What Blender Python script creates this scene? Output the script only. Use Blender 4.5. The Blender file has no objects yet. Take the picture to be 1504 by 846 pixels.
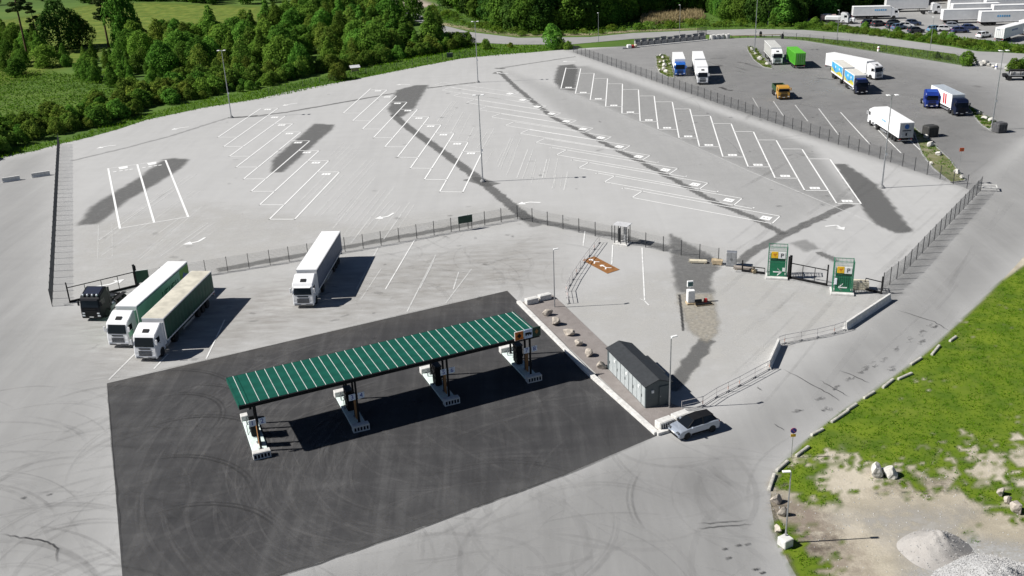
import bpy, math, random
import numpy as np
from mathutils import Vector, Matrix, noise as mnoise

# ------------------------------------------------------------------ camera, sky, sun, exposure
FPX, PITCH, ROLL, CAMH = 1460.85, 0.400231, -0.0405064, 47.1827
S = bpy.context.scene
COL = S.collection
_c, _s = math.cos(PITCH), math.sin(PITCH)
_r0, _u0, FW = Vector((1, 0, 0)), Vector((0, _s, _c)), Vector((0, _c, -_s))
RT = _r0 * math.cos(ROLL) + _u0 * math.sin(ROLL)
UP = -_r0 * math.sin(ROLL) + _u0 * math.cos(ROLL)
cam = bpy.data.cameras.new('camera')
cam.sensor_width = 36.0
cam.lens = FPX / 1504.0 * 36.0
cam.clip_start = 1.0
cam.clip_end = 6000.0
co = bpy.data.objects.new('camera', cam)
COL.objects.link(co)
co.matrix_world = Matrix(((RT.x, UP.x, -FW.x, 0), (RT.y, UP.y, -FW.y, 0), (RT.z, UP.z, -FW.z, CAMH), (0, 0, 0, 1)))
S.camera = co
SUN_EL = math.atan2(1.0, 1.12)
SUN_DIR = Vector((1.12, 0.035, -1.0)).normalized()      # direction the light travels
w = bpy.data.worlds.new('World'); S.world = w; w.use_nodes = True
nt = w.node_tree
sky = nt.nodes.new('ShaderNodeTexSky'); sky.sky_type = 'NISHITA'; sky.sun_disc = False
sky.sun_elevation = SUN_EL
sky.sun_rotation = math.atan2(-SUN_DIR.x, -SUN_DIR.y)
sky.air_density = 0.45; sky.dust_density = 0.15; sky.ozone_density = 1.0
nt.nodes['Background'].inputs[1].default_value = 0.05
nt.links.new(sky.outputs[0], nt.nodes['Background'].inputs[0])
sl = bpy.data.lights.new('sun', 'SUN'); sl.energy = 5.0; sl.angle = math.radians(0.53); sl.color = (1.0, 0.97, 0.93)
so = bpy.data.objects.new('sun', sl); COL.objects.link(so)
so.rotation_euler = SUN_DIR.to_track_quat('-Z', 'Y').to_euler()
S.view_settings.view_transform = 'Standard'; S.view_settings.look = 'None'
S.view_settings.gamma = 1.0; S.view_settings.exposure = 0.43
S.view_settings.use_curve_mapping = False
S.cycles.transparent_max_bounces = 64

# ------------------------------------------------------------------ helpers
rnd = random.Random(11)
nrng = np.random.default_rng(5)

def G(px, py, z=0.0):
    d = FW * FPX + RT * (px - 752.0) + UP * (423.0 - py)
    t = (z - CAMH) / d.z
    return Vector((d.x * t, d.y * t, z))
def GP(pts, z=0.0, ox=0.0, oy=0.0, k=1.0):
    return [G(ox + a / k, oy + b / k, z) for a, b in pts]

MATS = {}
def mat(name, col, rough=0.6, metal=0.0, var=0.08, scale=3.0, bump=0.0, spec=0.4, coat=0.0, col2=None, obj_rand=0.0):
    if name in MATS: return MATS[name]
    m = bpy.data.materials.new(name); m.use_nodes = True; t = m.node_tree
    b = t.nodes['Principled BSDF']
    b.inputs['Roughness'].default_value = rough; b.inputs['Metallic'].default_value = metal
    b.inputs['Specular IOR Level'].default_value = spec
    if coat: b.inputs['Coat Weight'].default_value = coat
    tc = t.nodes.new('ShaderNodeTexCoord')
    n = t.nodes.new('ShaderNodeTexNoise'); n.inputs['Scale'].default_value = scale; n.inputs['Detail'].default_value = 6.0
    t.links.new(tc.outputs['Object'], n.inputs['Vector'])
    r = t.nodes.new('ShaderNodeValToRGB')
    c2 = col2 or tuple(max(0, c * (1 - 2.2 * var)) for c in col)
    c1 = tuple(min(1, c * (1 + var)) for c in col)
    r.color_ramp.elements[0].position = 0.3; r.color_ramp.elements[1].position = 0.65
    r.color_ramp.elements[0].color = (*c2, 1); r.color_ramp.elements[1].color = (*c1, 1)
    t.links.new(n.outputs['Fac'], r.inputs['Fac'])
    out = r.outputs['Color']
    if obj_rand:
        oi = t.nodes.new('ShaderNodeObjectInfo'); hs = t.nodes.new('ShaderNodeHueSaturation')
        mr = t.nodes.new('ShaderNodeMapRange'); mr.inputs[3].default_value = 1 - obj_rand; mr.inputs[4].default_value = 1 + obj_rand
        t.links.new(oi.outputs['Random'], mr.inputs[0]); t.links.new(mr.outputs[0], hs.inputs['Value']); t.links.new(out, hs.inputs['Color'])
        out = hs.outputs['Color']
    t.links.new(out, b.inputs['Base Color'])
    if bump:
        bp = t.nodes.new('ShaderNodeBump'); bp.inputs['Strength'].default_value = bump
        n2 = t.nodes.new('ShaderNodeTexNoise'); n2.inputs['Scale'].default_value = scale * 6; n2.inputs['Detail'].default_value = 8
        t.links.new(tc.outputs['Object'], n2.inputs['Vector']); t.links.new(n2.outputs['Fac'], bp.inputs['Height'])
        t.links.new(bp.outputs['Normal'], b.inputs['Normal'])
    MATS[name] = m
    return m

def ground_mat(name, cols, big=0.02, mid=0.25, fine=6.0, rough=0.9, streak=None, bump=0.15, wts=(0.5, 0.3, 0.2)):
    """layered world-space noise blended through a colour ramp"""
    if name in MATS: return MATS[name]
    m = bpy.data.materials.new(name); m.use_nodes = True; t = m.node_tree
    b = t.nodes['Principled BSDF']; b.inputs['Roughness'].default_value = rough; b.inputs['Specular IOR Level'].default_value = 0.25
    g = t.nodes.new('ShaderNodeNewGeometry')
    def nz(scale, detail=5, dist=0.0, mapping=None):
        n = t.nodes.new('ShaderNodeTexNoise'); n.inputs['Scale'].default_value = scale; n.inputs['Detail'].default_value = detail
        n.inputs['Roughness'].default_value = 0.6; n.inputs['Distortion'].default_value = dist
        if mapping:
            mp = t.nodes.new('ShaderNodeMapping'); mp.inputs['Scale'].default_value = mapping[0]; mp.inputs['Rotation'].default_value = (0, 0, mapping[1])
            t.links.new(g.outputs['Position'], mp.inputs['Vector']); t.links.new(mp.outputs['Vector'], n.inputs['Vector'])
        else: t.links.new(g.outputs['Position'], n.inputs['Vector'])
        return n.outputs['Fac']
    def mad(a, k, c=None):
        x = t.nodes.new('ShaderNodeMath'); x.operation = 'MULTIPLY_ADD'; t.links.new(a, x.inputs[0]); x.inputs[1].default_value = k
        if c is None: x.inputs[2].default_value = 0.0
        else: t.links.new(c, x.inputs[2])
        return x.outputs[0]
    v = mad(nz(big, 4, 0.6), wts[0]); v = mad(nz(mid, 6, 0.3), wts[1], v); f = nz(fine, 4); v = mad(f, wts[2], v)
    if streak:
        for sc, rot, wt in streak: v = mad(nz(1.0, 5, 0.4, (sc, rot)), wt, v)
        tot = sum(wts) + sum(q[2] for q in streak)
        v = mad(v, 1.0 / tot)
    r = t.nodes.new('ShaderNodeValToRGB'); el = r.color_ramp.elements
    el[0].position = cols[0][0]; el[0].color = (*cols[0][1], 1); el[1].position = cols[-1][0]; el[1].color = (*cols[-1][1], 1)
    for p_, c_ in cols[1:-1]:
        e = el.new(p_); e.color = (*c_, 1)
    t.links.new(v, r.inputs['Fac']); t.links.new(r.outputs['Color'], b.inputs['Base Color'])
    if bump:
        bp = t.nodes.new('ShaderNodeBump'); bp.inputs['Strength'].default_value = bump; bp.inputs['Distance'].default_value = 0.1
        t.links.new(f, bp.inputs['Height']); t.links.new(bp.outputs['Normal'], b.inputs['Normal'])
    MATS[name] = m
    return m

def film_mat(name, col, rough=0.9, scale=0.6, lo=0.25, hi=0.6, fmin=0.4, aniso=None, col2=None):
    """thin film on a surface: opacity = attribute a x patchy noise"""
    if name in MATS: return MATS[name]
    m = bpy.data.materials.new(name); m.use_nodes = True; t = m.node_tree
    b = t.nodes['Principled BSDF']; b.inputs['Base Color'].default_value = (*col, 1); b.inputs['Roughness'].default_value = rough
    b.inputs['Specular IOR Level'].default_value = 0.2
    at = t.nodes.new('ShaderNodeAttribute'); at.attribute_name = 'a'
    g = t.nodes.new('ShaderNodeNewGeometry'); n = t.nodes.new('ShaderNodeTexNoise')
    n.inputs['Scale'].default_value = scale; n.inputs['Detail'].default_value = 8; n.inputs['Roughness'].default_value = 0.65
    if aniso:
        mp = t.nodes.new('ShaderNodeMapping'); mp.inputs['Scale'].default_value = aniso[0]; mp.inputs['Rotation'].default_value = (0, 0, aniso[1])
        t.links.new(g.outputs['Position'], mp.inputs['Vector']); t.links.new(mp.outputs['Vector'], n.inputs['Vector'])
    else: t.links.new(g.outputs['Position'], n.inputs['Vector'])
    mr = t.nodes.new('ShaderNodeMapRange'); mr.inputs[1].default_value = lo; mr.inputs[2].default_value = hi; mr.inputs[3].default_value = fmin; mr.inputs[4].default_value = 1.0
    t.links.new(n.outputs['Fac'], mr.inputs[0])
    mu = t.nodes.new('ShaderNodeMath'); mu.operation = 'MULTIPLY'; t.links.new(at.outputs['Fac'], mu.inputs[0]); t.links.new(mr.outputs[0], mu.inputs[1])
    if col2:
        n3 = t.nodes.new('ShaderNodeTexNoise'); n3.inputs['Scale'].default_value = scale * 2.3; n3.inputs['Detail'].default_value = 6
        t.links.new(g.outputs['Position'], n3.inputs['Vector'])
        r = t.nodes.new('ShaderNodeValToRGB'); r.color_ramp.elements[0].position = .35; r.color_ramp.elements[1].position = .65
        r.color_ramp.elements[0].color = (*col, 1); r.color_ramp.elements[1].color = (*col2, 1)
        t.links.new(n3.outputs['Fac'], r.inputs['Fac']); t.links.new(r.outputs['Color'], b.inputs['Base Color'])
    tr = t.nodes.new('ShaderNodeBsdfTransparent'); mx = t.nodes.new('ShaderNodeMixShader')
    t.links.new(mu.outputs[0], mx.inputs[0]); t.links.new(tr.outputs[0], mx.inputs[1]); t.links.new(b.outputs[0], mx.inputs[2])
    t.links.new(mx.outputs[0], t.nodes['Material Output'].inputs['Surface'])
    MATS[name] = m
    return m

def link(name, me, parent=None, loc=(0, 0, 0), rz=0.0):
    o = bpy.data.objects.new(name, me); COL.objects.link(o)
    o.location = loc; o.rotation_euler = (0, 0, rz)
    if parent is not None: o.parent = parent
    return o
def tag(o, label=None, cat=None, group=None, kind=None):
    if label: o['label'] = label
    if cat: o['category'] = cat
    if group: o['group'] = group
    if kind: o['kind'] = kind
    return o
def thing(name, label, cat, loc=(0, 0, 0), rz=0.0, group=None):
    return tag(link(name, None, None, loc, rz), label, cat, group)
def copy_tree(o, parent=None):
    c = o.copy(); COL.objects.link(c)
    if parent is not None: c.parent = parent
    for ch in o.children: copy_tree(ch, c)
    return c

class MB:
    def __init__(s): s.v = []; s.f = []; s.a = []
    def add(s, vs, fs, a=None):
        k = len(s.v); s.v += [tuple(x) for x in vs]; s.f += [tuple(i + k for i in f) for f in fs]
        if a is not None: s.a += a
        return s
    def box(s, c, d, ch=0.0, rz=0.0):
        x, y, z = d[0] / 2, d[1] / 2, d[2] / 2
        cr, sr = math.cos(rz), math.sin(rz)
        def T(p): return (c[0] + p[0] * cr - p[1] * sr, c[1] + p[0] * sr + p[1] * cr, c[2] + p[2])
        if ch <= 0:
            vs = [T((i, j, k)) for k in (-z, z) for j in (-y, y) for i in (-x, x)]
            return s.add(vs, [(0, 2, 3, 1), (4, 5, 7, 6), (0, 1, 5, 4), (2, 6, 7, 3), (0, 4, 6, 2), (1, 3, 7, 5)])
        ch = min(ch, x * .9, y * .9, z * .9)
        vs = []; ix = {}
        for i in (-1, 1):
            for j in (-1, 1):
                for k in (-1, 1):
                    for ax in range(3):
                        p = [i * (x - ch), j * (y - ch), k * (z - ch)]
                        p[ax] = (i, j, k)[ax] * (x, y, z)[ax]
                        ix[(i, j, k, ax)] = len(vs); vs.append(T(p))
        fs = []
        for ax in range(3):
            for sg in (-1, 1):
                o1, o2 = [q for q in range(3) if q != ax]
                q = []
                for a_, b_ in ((-1, -1), (1, -1), (1, 1), (-1, 1)):
                    kk = [0, 0, 0]; kk[ax] = sg; kk[o1] = a_; kk[o2] = b_
                    q.append(ix[(*kk, ax)])
                fs.append(tuple(q))
        for ax in range(3):
            o1, o2 = [q for q in range(3) if q != ax]
            for a_ in (-1, 1):
                for b_ in (-1, 1):
                    k0 = [0, 0, 0]; k0[o1] = a_; k0[o2] = b_; k1 = list(k0); k0[ax] = -1; k1[ax] = 1
                    fs.append((ix[(*k0, o1)], ix[(*k1, o1)], ix[(*k1, o2)], ix[(*k0, o2)]))
        for i in (-1, 1):
            for j in (-1, 1):
                for k in (-1, 1): fs.append(tuple(ix[(i, j, k, a_)] for a_ in range(3)))
        return s.add(vs, fs)
    def tube(s, pts, r, n=8, cap=True):
        pts = [Vector(p) for p in pts]; rs = r if isinstance(r, (list, tuple)) else [r] * len(pts)
        vs = []; fs = []
        for i, p in enumerate(pts):
            d = (pts[min(i + 1, len(pts) - 1)] - pts[max(i - 1, 0)]).normalized()
            a = d.orthogonal().normalized() if abs(d.z) < .99 else Vector((1, 0, 0))
            a = (a - d * a.dot(d)).normalized(); b = d.cross(a)
            for k in range(n):
                t = 2 * math.pi * k / n; vs.append(p + (a * math.cos(t) + b * math.sin(t)) * rs[i])
        for i in range(len(pts) - 1):
            for k in range(n):
                k2 = (k + 1) % n; fs.append((i * n + k, i * n + k2, (i + 1) * n + k2, (i + 1) * n + k))
        if cap: fs += [tuple(range(n - 1, -1, -1)), tuple((len(pts) - 1) * n + k for k in range(n))]
        return s.add(vs, fs)
    def lathe(s, prof, n=20, axis='z', c=(0, 0, 0)):
        vs = []; fs = []
        for (r, h) in prof:
            for k in range(n):
                t = 2 * math.pi * k / n; a, b = r * math.cos(t), r * math.sin(t)
                p = (a, b, h) if axis == 'z' else (a, h, b)
                vs.append((p[0] + c[0], p[1] + c[1], p[2] + c[2]))
        for i in range(len(prof) - 1):
            for k in range(n):
                k2 = (k + 1) % n; fs.append((i * n + k, i * n + k2, (i + 1) * n + k2, (i + 1) * n + k))
        fs += [tuple(range(n - 1, -1, -1)), tuple((len(prof) - 1) * n + k for k in range(n))]
        return s.add(vs, fs)
    def prism(s, prof, y0, y1, ch=0.0, sc=0.96):
        """profile in x,z extruded along y, with chamfered ends"""
        n = len(prof); cx = sum(p[0] for p in prof) / n; cz = sum(p[1] for p in prof) / n
        sm = [(cx + (p[0] - cx) * sc, cz + (p[1] - cz) * sc) for p in prof]
        rings = [(prof, y0), (prof, y1)] if ch <= 0 else [(sm, y0), (prof, y0 + ch), (prof, y1 - ch), (sm, y1)]
        vs = [(x, y, z) for pr, y in rings for x, z in pr]; fs = []
        for i in range(len(rings) - 1):
            for k in range(n):
                k2 = (k + 1) % n; fs.append((i * n + k, i * n + k2, (i + 1) * n + k2, (i + 1) * n + k))
        fs += [tuple(range(n - 1, -1, -1)), tuple((len(rings) - 1) * n + k for k in range(n))]
        return s.add(vs, fs)
    def slab(s, q, t):
        """four corner points, thickened along their normal by t"""
        q = [Vector(p) for p in q]; nn = (q[1] - q[0]).cross(q[2] - q[0]).normalized() * t
        vs = q + [p + nn for p in q]
        n = len(q)
        fs = [tuple(range(n - 1, -1, -1)), tuple(range(n, 2 * n))] + [(i, (i + 1) % n, n + (i + 1) % n, n + i) for i in range(n)]
        return s.add(vs, fs)
    def flat(s, pts, z=None, a=None):
        vs = [(p[0], p[1], p[2] if z is None else z) for p in pts]
        return s.add(vs, [tuple(range(len(vs)))], None if a is None else [a] * len(vs))
    def ribbon(s, pts, wd, z, al=1.0, fade=True):
        n = len(pts); vs = []; fs = []; aa = []
        for i in range(n):
            a_, b_ = pts[max(i - 1, 0)], pts[min(i + 1, n - 1)]
            dx, dy = b_[0] - a_[0], b_[1] - a_[1]; l = math.hypot(dx, dy) or 1
            ox, oy = -dy / l * wd / 2, dx / l * wd / 2
            e = 1.0
            if fade and n > 2:
                t = i / (n - 1); e = min(1, 4 * t, 4 * (1 - t))
            vs += [(pts[i][0] + ox, pts[i][1] + oy, z), (pts[i][0] - ox, pts[i][1] - oy, z)]; aa += [al * e] * 2
        for i in range(n - 1): fs.append((2 * i + 1, 2 * i + 3, 2 * i + 2, 2 * i))
        return s.add(vs, fs, aa)
    def mesh(s, name, m=None, smooth=False):
        me = bpy.data.meshes.new(name); me.from_pydata(s.v, [], s.f)
        if m is not None: me.materials.append(m)
        if len(s.a) == len(s.v) and s.v:
            at = me.attributes.new('a', 'FLOAT', 'POINT'); at.data.foreach_set('value', s.a)
        if smooth:
            me.polygons.foreach_set('use_smooth', [True] * len(me.polygons))
        me.validate(); fix_normals(me)
        return me
    def build(s, name, m, parent=None, loc=(0, 0, 0), rz=0.0, smooth=False):
        return link(name, s.mesh(name, m, smooth), parent, loc, rz)

import bmesh
def fix_normals(me):
    bm = bmesh.new(); bm.from_mesh(me); bmesh.ops.recalc_face_normals(bm, faces=bm.faces); bm.to_mesh(me); bm.free()

def B(c, d, ch=0.0, rz=0.0): return MB().box(c, d, ch, rz)

def flat_up(mb, name, m, parent=None):
    """flat sheet with faces turned upwards"""
    me = bpy.data.meshes.new(name); me.from_pydata(mb.v, [], mb.f); me.materials.append(m)
    if len(mb.a) == len(mb.v) and mb.v:
        at = me.attributes.new('a', 'FLOAT', 'POINT'); at.data.foreach_set('value', mb.a)
    me.update()
    bm = bmesh.new(); bm.from_mesh(me)
    bm.normal_update()
    for f in bm.faces:
        if f.normal.z < 0: f.normal_flip()
    bm.to_mesh(me); bm.free()
    return link(name, me, parent)

def sdist(P, poly):
    """signed distance of points P (n,2) to polygon, positive inside"""
    poly = np.array([(p[0], p[1]) for p in poly]); n = len(poly)
    d = np.full(len(P), 1e9); ins = np.zeros(len(P), bool)
    for i in range(n):
        a, b = poly[i], poly[(i + 1) % n]; ab = b - a
        t = np.clip(((P - a) @ ab) / max(ab @ ab, 1e-9), 0, 1)
        q = P - (a + t[:, None] * ab); d = np.minimum(d, np.hypot(q[:, 0], q[:, 1]))
        c = ((a[1] > P[:, 1]) != (b[1] > P[:, 1]))
        with np.errstate(divide='ignore', invalid='ignore'):
            xi = (b[0] - a[0]) * (P[:, 1] - a[1]) / (b[1] - a[1]) + a[0]
        ins ^= c & (P[:, 0] < xi)
    return np.where(ins, d, -d)

def film(name, poly, m, z, step, feather, alpha, parent, jit=0.0, fn=None):
    xs = [p[0] for p in poly]; ys = [p[1] for p in poly]
    x0, x1, y0, y1 = min(xs) - feather, max(xs) + feather, min(ys) - feather, max(ys) + feather
    nx, ny = int((x1 - x0) / step) + 2, int((y1 - y0) / step) + 2
    X, Y = np.meshgrid(x0 + np.arange(nx) * step, y0 + np.arange(ny) * step)
    P = np.c_[X.ravel(), Y.ravel()]
    d = sdist(P, poly)
    if jit: d = d + jit * np.array([mnoise.noise((p[0] * .7, p[1] * .7, 0)) for p in P])
    a = np.clip((d + feather) / (2 * feather), 0, 1); a = a * a * (3 - 2 * a) * alpha
    if fn is not None: a = a * fn(P)
    I = np.arange(nx * ny).reshape(ny, nx)
    q = np.c_[I[:-1, :-1].ravel(), I[:-1, 1:].ravel(), I[1:, 1:].ravel(), I[1:, :-1].ravel()]
    q = q[(a[q] > 0.002).any(1)]
    used = np.unique(q); mp = np.full(nx * ny, -1); mp[used] = np.arange(len(used))
    me = bpy.data.meshes.new(name)
    me.from_pydata(np.c_[P[used], np.full(len(used), z)].tolist(), [], mp[q].tolist()); me.materials.append(m)
    at = me.attributes.new('a', 'FLOAT', 'POINT'); at.data.foreach_set('value', a[used].astype(np.float32))
    me.update()
    return link(name, me, parent)

def text_mesh(txt, size, m, name='lettering'):
    cu = bpy.data.curves.new('t', 'FONT'); cu.body = txt; cu.size = size; cu.align_x = 'CENTER'; cu.align_y = 'CENTER'; cu.extrude = 0.008
    o = bpy.data.objects.new('t', cu); COL.objects.link(o)
    dg = bpy.context.evaluated_depsgraph_get(); me = bpy.data.meshes.new_from_object(o.evaluated_get(dg))
    bpy.data.objects.remove(o); bpy.data.curves.remove(cu); me.name = name; me.materials.clear(); me.materials.append(m)
    return me
# ------------------------------------------------------------------ ground, asphalt, markings
m_terrain = ground_mat('meadow_ground', [(.3, (.035, .075, .012)), (.5, (.075, .14, .02)), (.7, (.13, .19, .03))], .015, .12, 2.0)
m_asph = ground_mat('light_asphalt', [(.25, (.34, .338, .33)), (.5, (.41, .408, .398)), (.75, (.47, .468, .458))], .02, .35, 7.0,
                    streak=[((.5, .045, 1), -.4, .35), ((.05, .6, 1), .1, .2)], wts=(.35, .25, .15))
m_fore = ground_mat('new_asphalt', [(.33, (.024, .024, .0255)), (.5, (.048, .0475, .0485)), (.66, (.098, .097, .096))], .03, .25, 7.0, rough=.8,
                    streak=[((.9, .06, 1), .45, .45), ((.08, .8, 1), .0, .25)], wts=(.35, .25, .2))
m_road = ground_mat('road_asphalt', [(.3, (.22, .218, .21)), (.5, (.29, .288, .28)), (.7, (.35, .347, .335))], .03, .3, 7.0)
m_soil = ground_mat('sandy_soil', [(.3, (.24, .20, .15)), (.46, (.40, .36, .28)), (.55, (.50, .45, .36)), (.72, (.42, .40, .36))], .09, .5, 6.0, bump=.4)
m_bed = ground_mat('bed_gravel', [(.3, (.17, .15, .14)), (.5, (.25, .225, .21)), (.7, (.33, .305, .29))], .1, 1.5, 14.0, bump=.5)
m_mown = ground_mat('verge_grass', [(.3, (.045, .11, .012)), (.5, (.085, .17, .02)), (.7, (.15, .20, .035))], .05, .5, 5.0)
m_grassground = ground_mat('meadow_bright', [(.3, (.10, .17, .022)), (.5, (.15, .22, .03)), (.7, (.20, .25, .045))], .04, .3, 3.0)

terrain = tag(flat_up(MB().flat([(-1500, -300), (1500, -300), (1500, 2200), (-1500, 2200)], -.06), 'ground', m_terrain), 'green ground around the paved lots', None, None, 'structure')

LOTEDGE = [(-140, 262), (0, 231), (50, 222), (85, 212), (130, 202), (175, 189.5), (215, 176), (300, 158), (380, 145), (420, 135), (530, 115), (600, 100.5), (680, 85.5), (740, 79.5), (780, 77), (832, 72.5)]
YARDTOP = [(870, 70), (925, 68), (1040, 58.5), (1100, 55.5), (1146, 57), (1184, 60), (1224, 66.5), (1285, 76), (1343, 85), (1418, 97), (1432, 90)]
ROADTOP = [(1436, 76), (1470, 77), (1560, 82), (1640, 92)]
VERGE = [(1640, 300), (1540, 340), (1503, 378), (1470, 414), (1440, 445), (1400, 483), (1376, 506), (1350, 528), (1310, 556), (1281, 577), (1240, 604), (1210, 626), (1180, 652), (1152, 680), (1136, 705), (1131, 735), (1138, 775), (1150, 812), (1172, 850), (1240, 960)]
lotpts = GP(LOTEDGE + YARDTOP + ROADTOP + VERGE + [(900, 1100), (300, 1100), (-300, 1000), (-420, 500)])
lot = tag(flat_up(MB().flat(lotpts, 0.0), 'parking_lot', m_asph), 'pale weathered asphalt lot', None, None, 'structure')
def edge_rough(pts, n=6, amp=.25):
    out = []
    for i in range(len(pts)):
        a, b = pts[i], pts[(i + 1) % len(pts)]
        for k in range(n):
            t = k / n; out.append((a[0] + (b[0] - a[0]) * t + rnd.uniform(-amp, amp), a[1] + (b[1] - a[1]) * t + rnd.uniform(-amp, amp)))
    return out
# far public road
rd = GP([(560, 2), (600, 14), (648, 36.5), (690, 47), (760, 55.5), (866, 54.5), (930, 48.5), (1026, 44.5), (1104, 42.5), (1181, 44), (1237, 48.5), (1317, 57.5), (1396, 68.5), (1436, 75.5), (1470, 76.8), (1560, 82), (1700, 96),
         (1700, 125), (1560, 100), (1432, 89.5), (1400, 79), (1343, 71.5), (1264, 61.5), (1184, 54.5), (1146, 53), (1090, 52.5), (1036, 50.5), (930, 57), (840, 65), (760, 65.5), (690, 62), (652, 48.5), (590, 22), (540, 6)])
road = tag(flat_up(MB().flat(rd, 0.006), 'road', m_road), 'grey public road curving behind the yard', None, None, 'structure')
# top-right haulage lot
hl = GP([(1165, 26), (1230, 20), (1300, 6), (1420, -8), (1640, -8), (1640, 78), (1504, 66), (1440, 58), (1340, 50), (1240, 37), (1195, 34)])
hlot = tag(flat_up(MB().flat(hl, 0.0), 'haulage_lot', m_road), 'grey asphalt lot of the haulage firm', None, None, 'structure')
shoulder = GP([(1290, 52), (1400, 60), (1400, 68), (1330, 59)])
# forecourt
fc = [G(157, 563), G(745, 427), G(762, 444), G(965, 640), G(828, 697.5), G(560, 795.5), G(421, 842), G(186, 926)]
fore = tag(flat_up(MB().flat(fc, .008), 'forecourt', m_fore), 'dark new asphalt forecourt around the fuel canopy', None, None, 'structure')

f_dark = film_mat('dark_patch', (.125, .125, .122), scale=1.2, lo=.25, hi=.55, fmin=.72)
f_yard = film_mat('yard_wear', (.235, .234, .23), scale=.12, lo=.2, hi=.55, fmin=.75, col2=(.27, .268, .262))
f_roadw = film_mat('road_wear', (.20, .199, .194), scale=.2, lo=.25, hi=.6, fmin=.55, aniso=((1.2, .12, 1), .3))
f_pale = film_mat('pale_dust', (.52, .51, .48), scale=.3, lo=.3, hi=.65, fmin=.1)
f_brown = film_mat('brown_dirt', (.25, .225, .19), scale=.9, lo=.3, hi=.68, fmin=.1, aniso=((.35, 1.1, 1), .9))
f_rubber = film_mat('rubber', (.05, .05, .05), scale=.9, lo=.3, hi=.6, fmin=.3)
f_dust = film_mat('dusty_track', (.22, .215, .21), scale=.6, lo=.3, hi=.6, fmin=.15)
f_paint = film_mat('white_paint', (.80, .80, .78), scale=2.5, lo=.25, hi=.42, fmin=.72)
f_old = film_mat('old_paint', (.72, .72, .70), scale=.8, lo=.3, hi=.5, fmin=.4)
f_crack = film_mat('crack_filler', (.05, .05, .05), scale=.7, lo=.3, hi=.5, fmin=.35)
ZP = [0.010]
def nz():
    ZP[0] += .0002
    return ZP[0]
# darker truck yard beyond the fence, fading into the road
yard = GP([(838, 75), (925, 67), (1040, 57), (1146, 55), (1285, 74), (1418, 95), (1600, 110), (1640, 150), (1500, 205), (1440, 255), (1430, 278), (1308, 240), (1151, 187), (1040, 149), (960, 119)])
film('yard_surface', yard, f_yard, nz(), 1.2, 2.2, .5, lot, 0, lambda P: .45 + .55 * np.clip(1 - (P[:, 0] - 78) / 40, 0, 1))
film('yard_surface', GP([(1000, 120), (1060, 82), (1200, 72), (1330, 100), (1420, 130), (1400, 200), (1340, 235), (1200, 200), (1080, 160)]), f_yard, nz(), 1.2, 12.0, .6, lot, 0, lambda P: np.clip((sdist(P, yard) + 1.5) / 3, 0, 1))
film('yard_surface', GP([(1330, 225), (1420, 130), (1480, 150), (1420, 250)]), f_dark, nz(), 1.2, 6.0, .12, lot)
film('bay_wear', GP([(835, 98), (862, 97), (1190, 215), (1262, 299), (1215, 300), (1060, 232), (850, 140), (820, 130)]), f_dark, nz(), .8, 1.5, .26, lot)
film('aisle_wear', GP([(745, 105), (820, 130), (1215, 300), (1150, 340), (1000, 262), (860, 190)]), f_dark, nz(), 1.0, 2.5, .14, lot)
# access road along the right
acc = GP([(1440, 260), (1560, 190), (1640, 260), (1503, 376), (1400, 480), (1281, 575), (1180, 648), (1110, 700), (1000, 730), (1010, 660), (1120, 580), (1240, 500), (1320, 430), (1400, 340)])
film('road_wear', acc, f_roadw, nz(), 1.0, 3.5, .34, lot)
film('road_wear', GP([(1290, 430), (1440, 285), (1452, 290), (1310, 445)]), f_dark, nz(), .5, .8, .26, lot, jit=.8)
film('brown_wear', GP([(300, 430), (800, 345), (830, 420), (740, 430), (420, 500), (160, 560), (100, 470)]), f_brown, nz(), 1.0, 5.0, .34, lot)
film('road_wear', GP([(0, 235), (75, 222), (70, 300), (60, 450), (150, 560), (160, 846), (-200, 900), (-300, 500)]), f_roadw, nz(), 1.2, 6.0, .30, lot)
film('road_wear', GP([(190, 860), (420, 850), (960, 650), (1130, 720), (1160, 850), (900, 1000), (300, 1000)]), f_roadw, nz(), 1.0, 4.0, .42, lot)
film('pale_wear', GP([(110, 330), (300, 300), (520, 330), (760, 300), (900, 330), (1080, 370), (1060, 385), (770, 325), (300, 415), (105, 440)]), f_pale, nz(), 1.0, 4.0, .5, lot)
film('pale_wear', GP([(820, 450), (950, 400), (1110, 400), (1290, 440), (1230, 480), (1120, 520), (1000, 590)]), f_pale, nz(), 1.0, 3.0, .55, lot)

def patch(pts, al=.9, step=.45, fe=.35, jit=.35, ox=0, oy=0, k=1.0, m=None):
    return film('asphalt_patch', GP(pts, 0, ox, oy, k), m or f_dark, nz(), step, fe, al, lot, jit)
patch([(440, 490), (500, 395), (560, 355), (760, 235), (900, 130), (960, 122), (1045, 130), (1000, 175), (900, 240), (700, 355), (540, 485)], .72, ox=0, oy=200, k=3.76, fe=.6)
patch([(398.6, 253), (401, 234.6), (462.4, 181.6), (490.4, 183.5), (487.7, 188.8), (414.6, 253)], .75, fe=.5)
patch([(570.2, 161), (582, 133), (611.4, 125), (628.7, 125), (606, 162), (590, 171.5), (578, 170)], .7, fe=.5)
def strip(pts, wd, al=.8, m=None, step=.3, fe=.15, jit=.3):
    P = [G(*p) for p in pts]; L = []; R = []
    for i in range(len(P)):
        a, b = P[max(i - 1, 0)], P[min(i + 1, len(P) - 1)]; d = (b - a).normalized(); n = Vector((-d.y, d.x, 0)) * wd / 2
        L.append(P[i] + n); R.append(P[i] - n)
    film('asphalt_strip', L + R[::-1], m or f_dark, nz(), step, fe, al, lot, jit)
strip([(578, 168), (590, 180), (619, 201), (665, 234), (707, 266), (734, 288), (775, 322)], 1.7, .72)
strip([(690, 262), (725, 272)], 2.6, .6)
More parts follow.
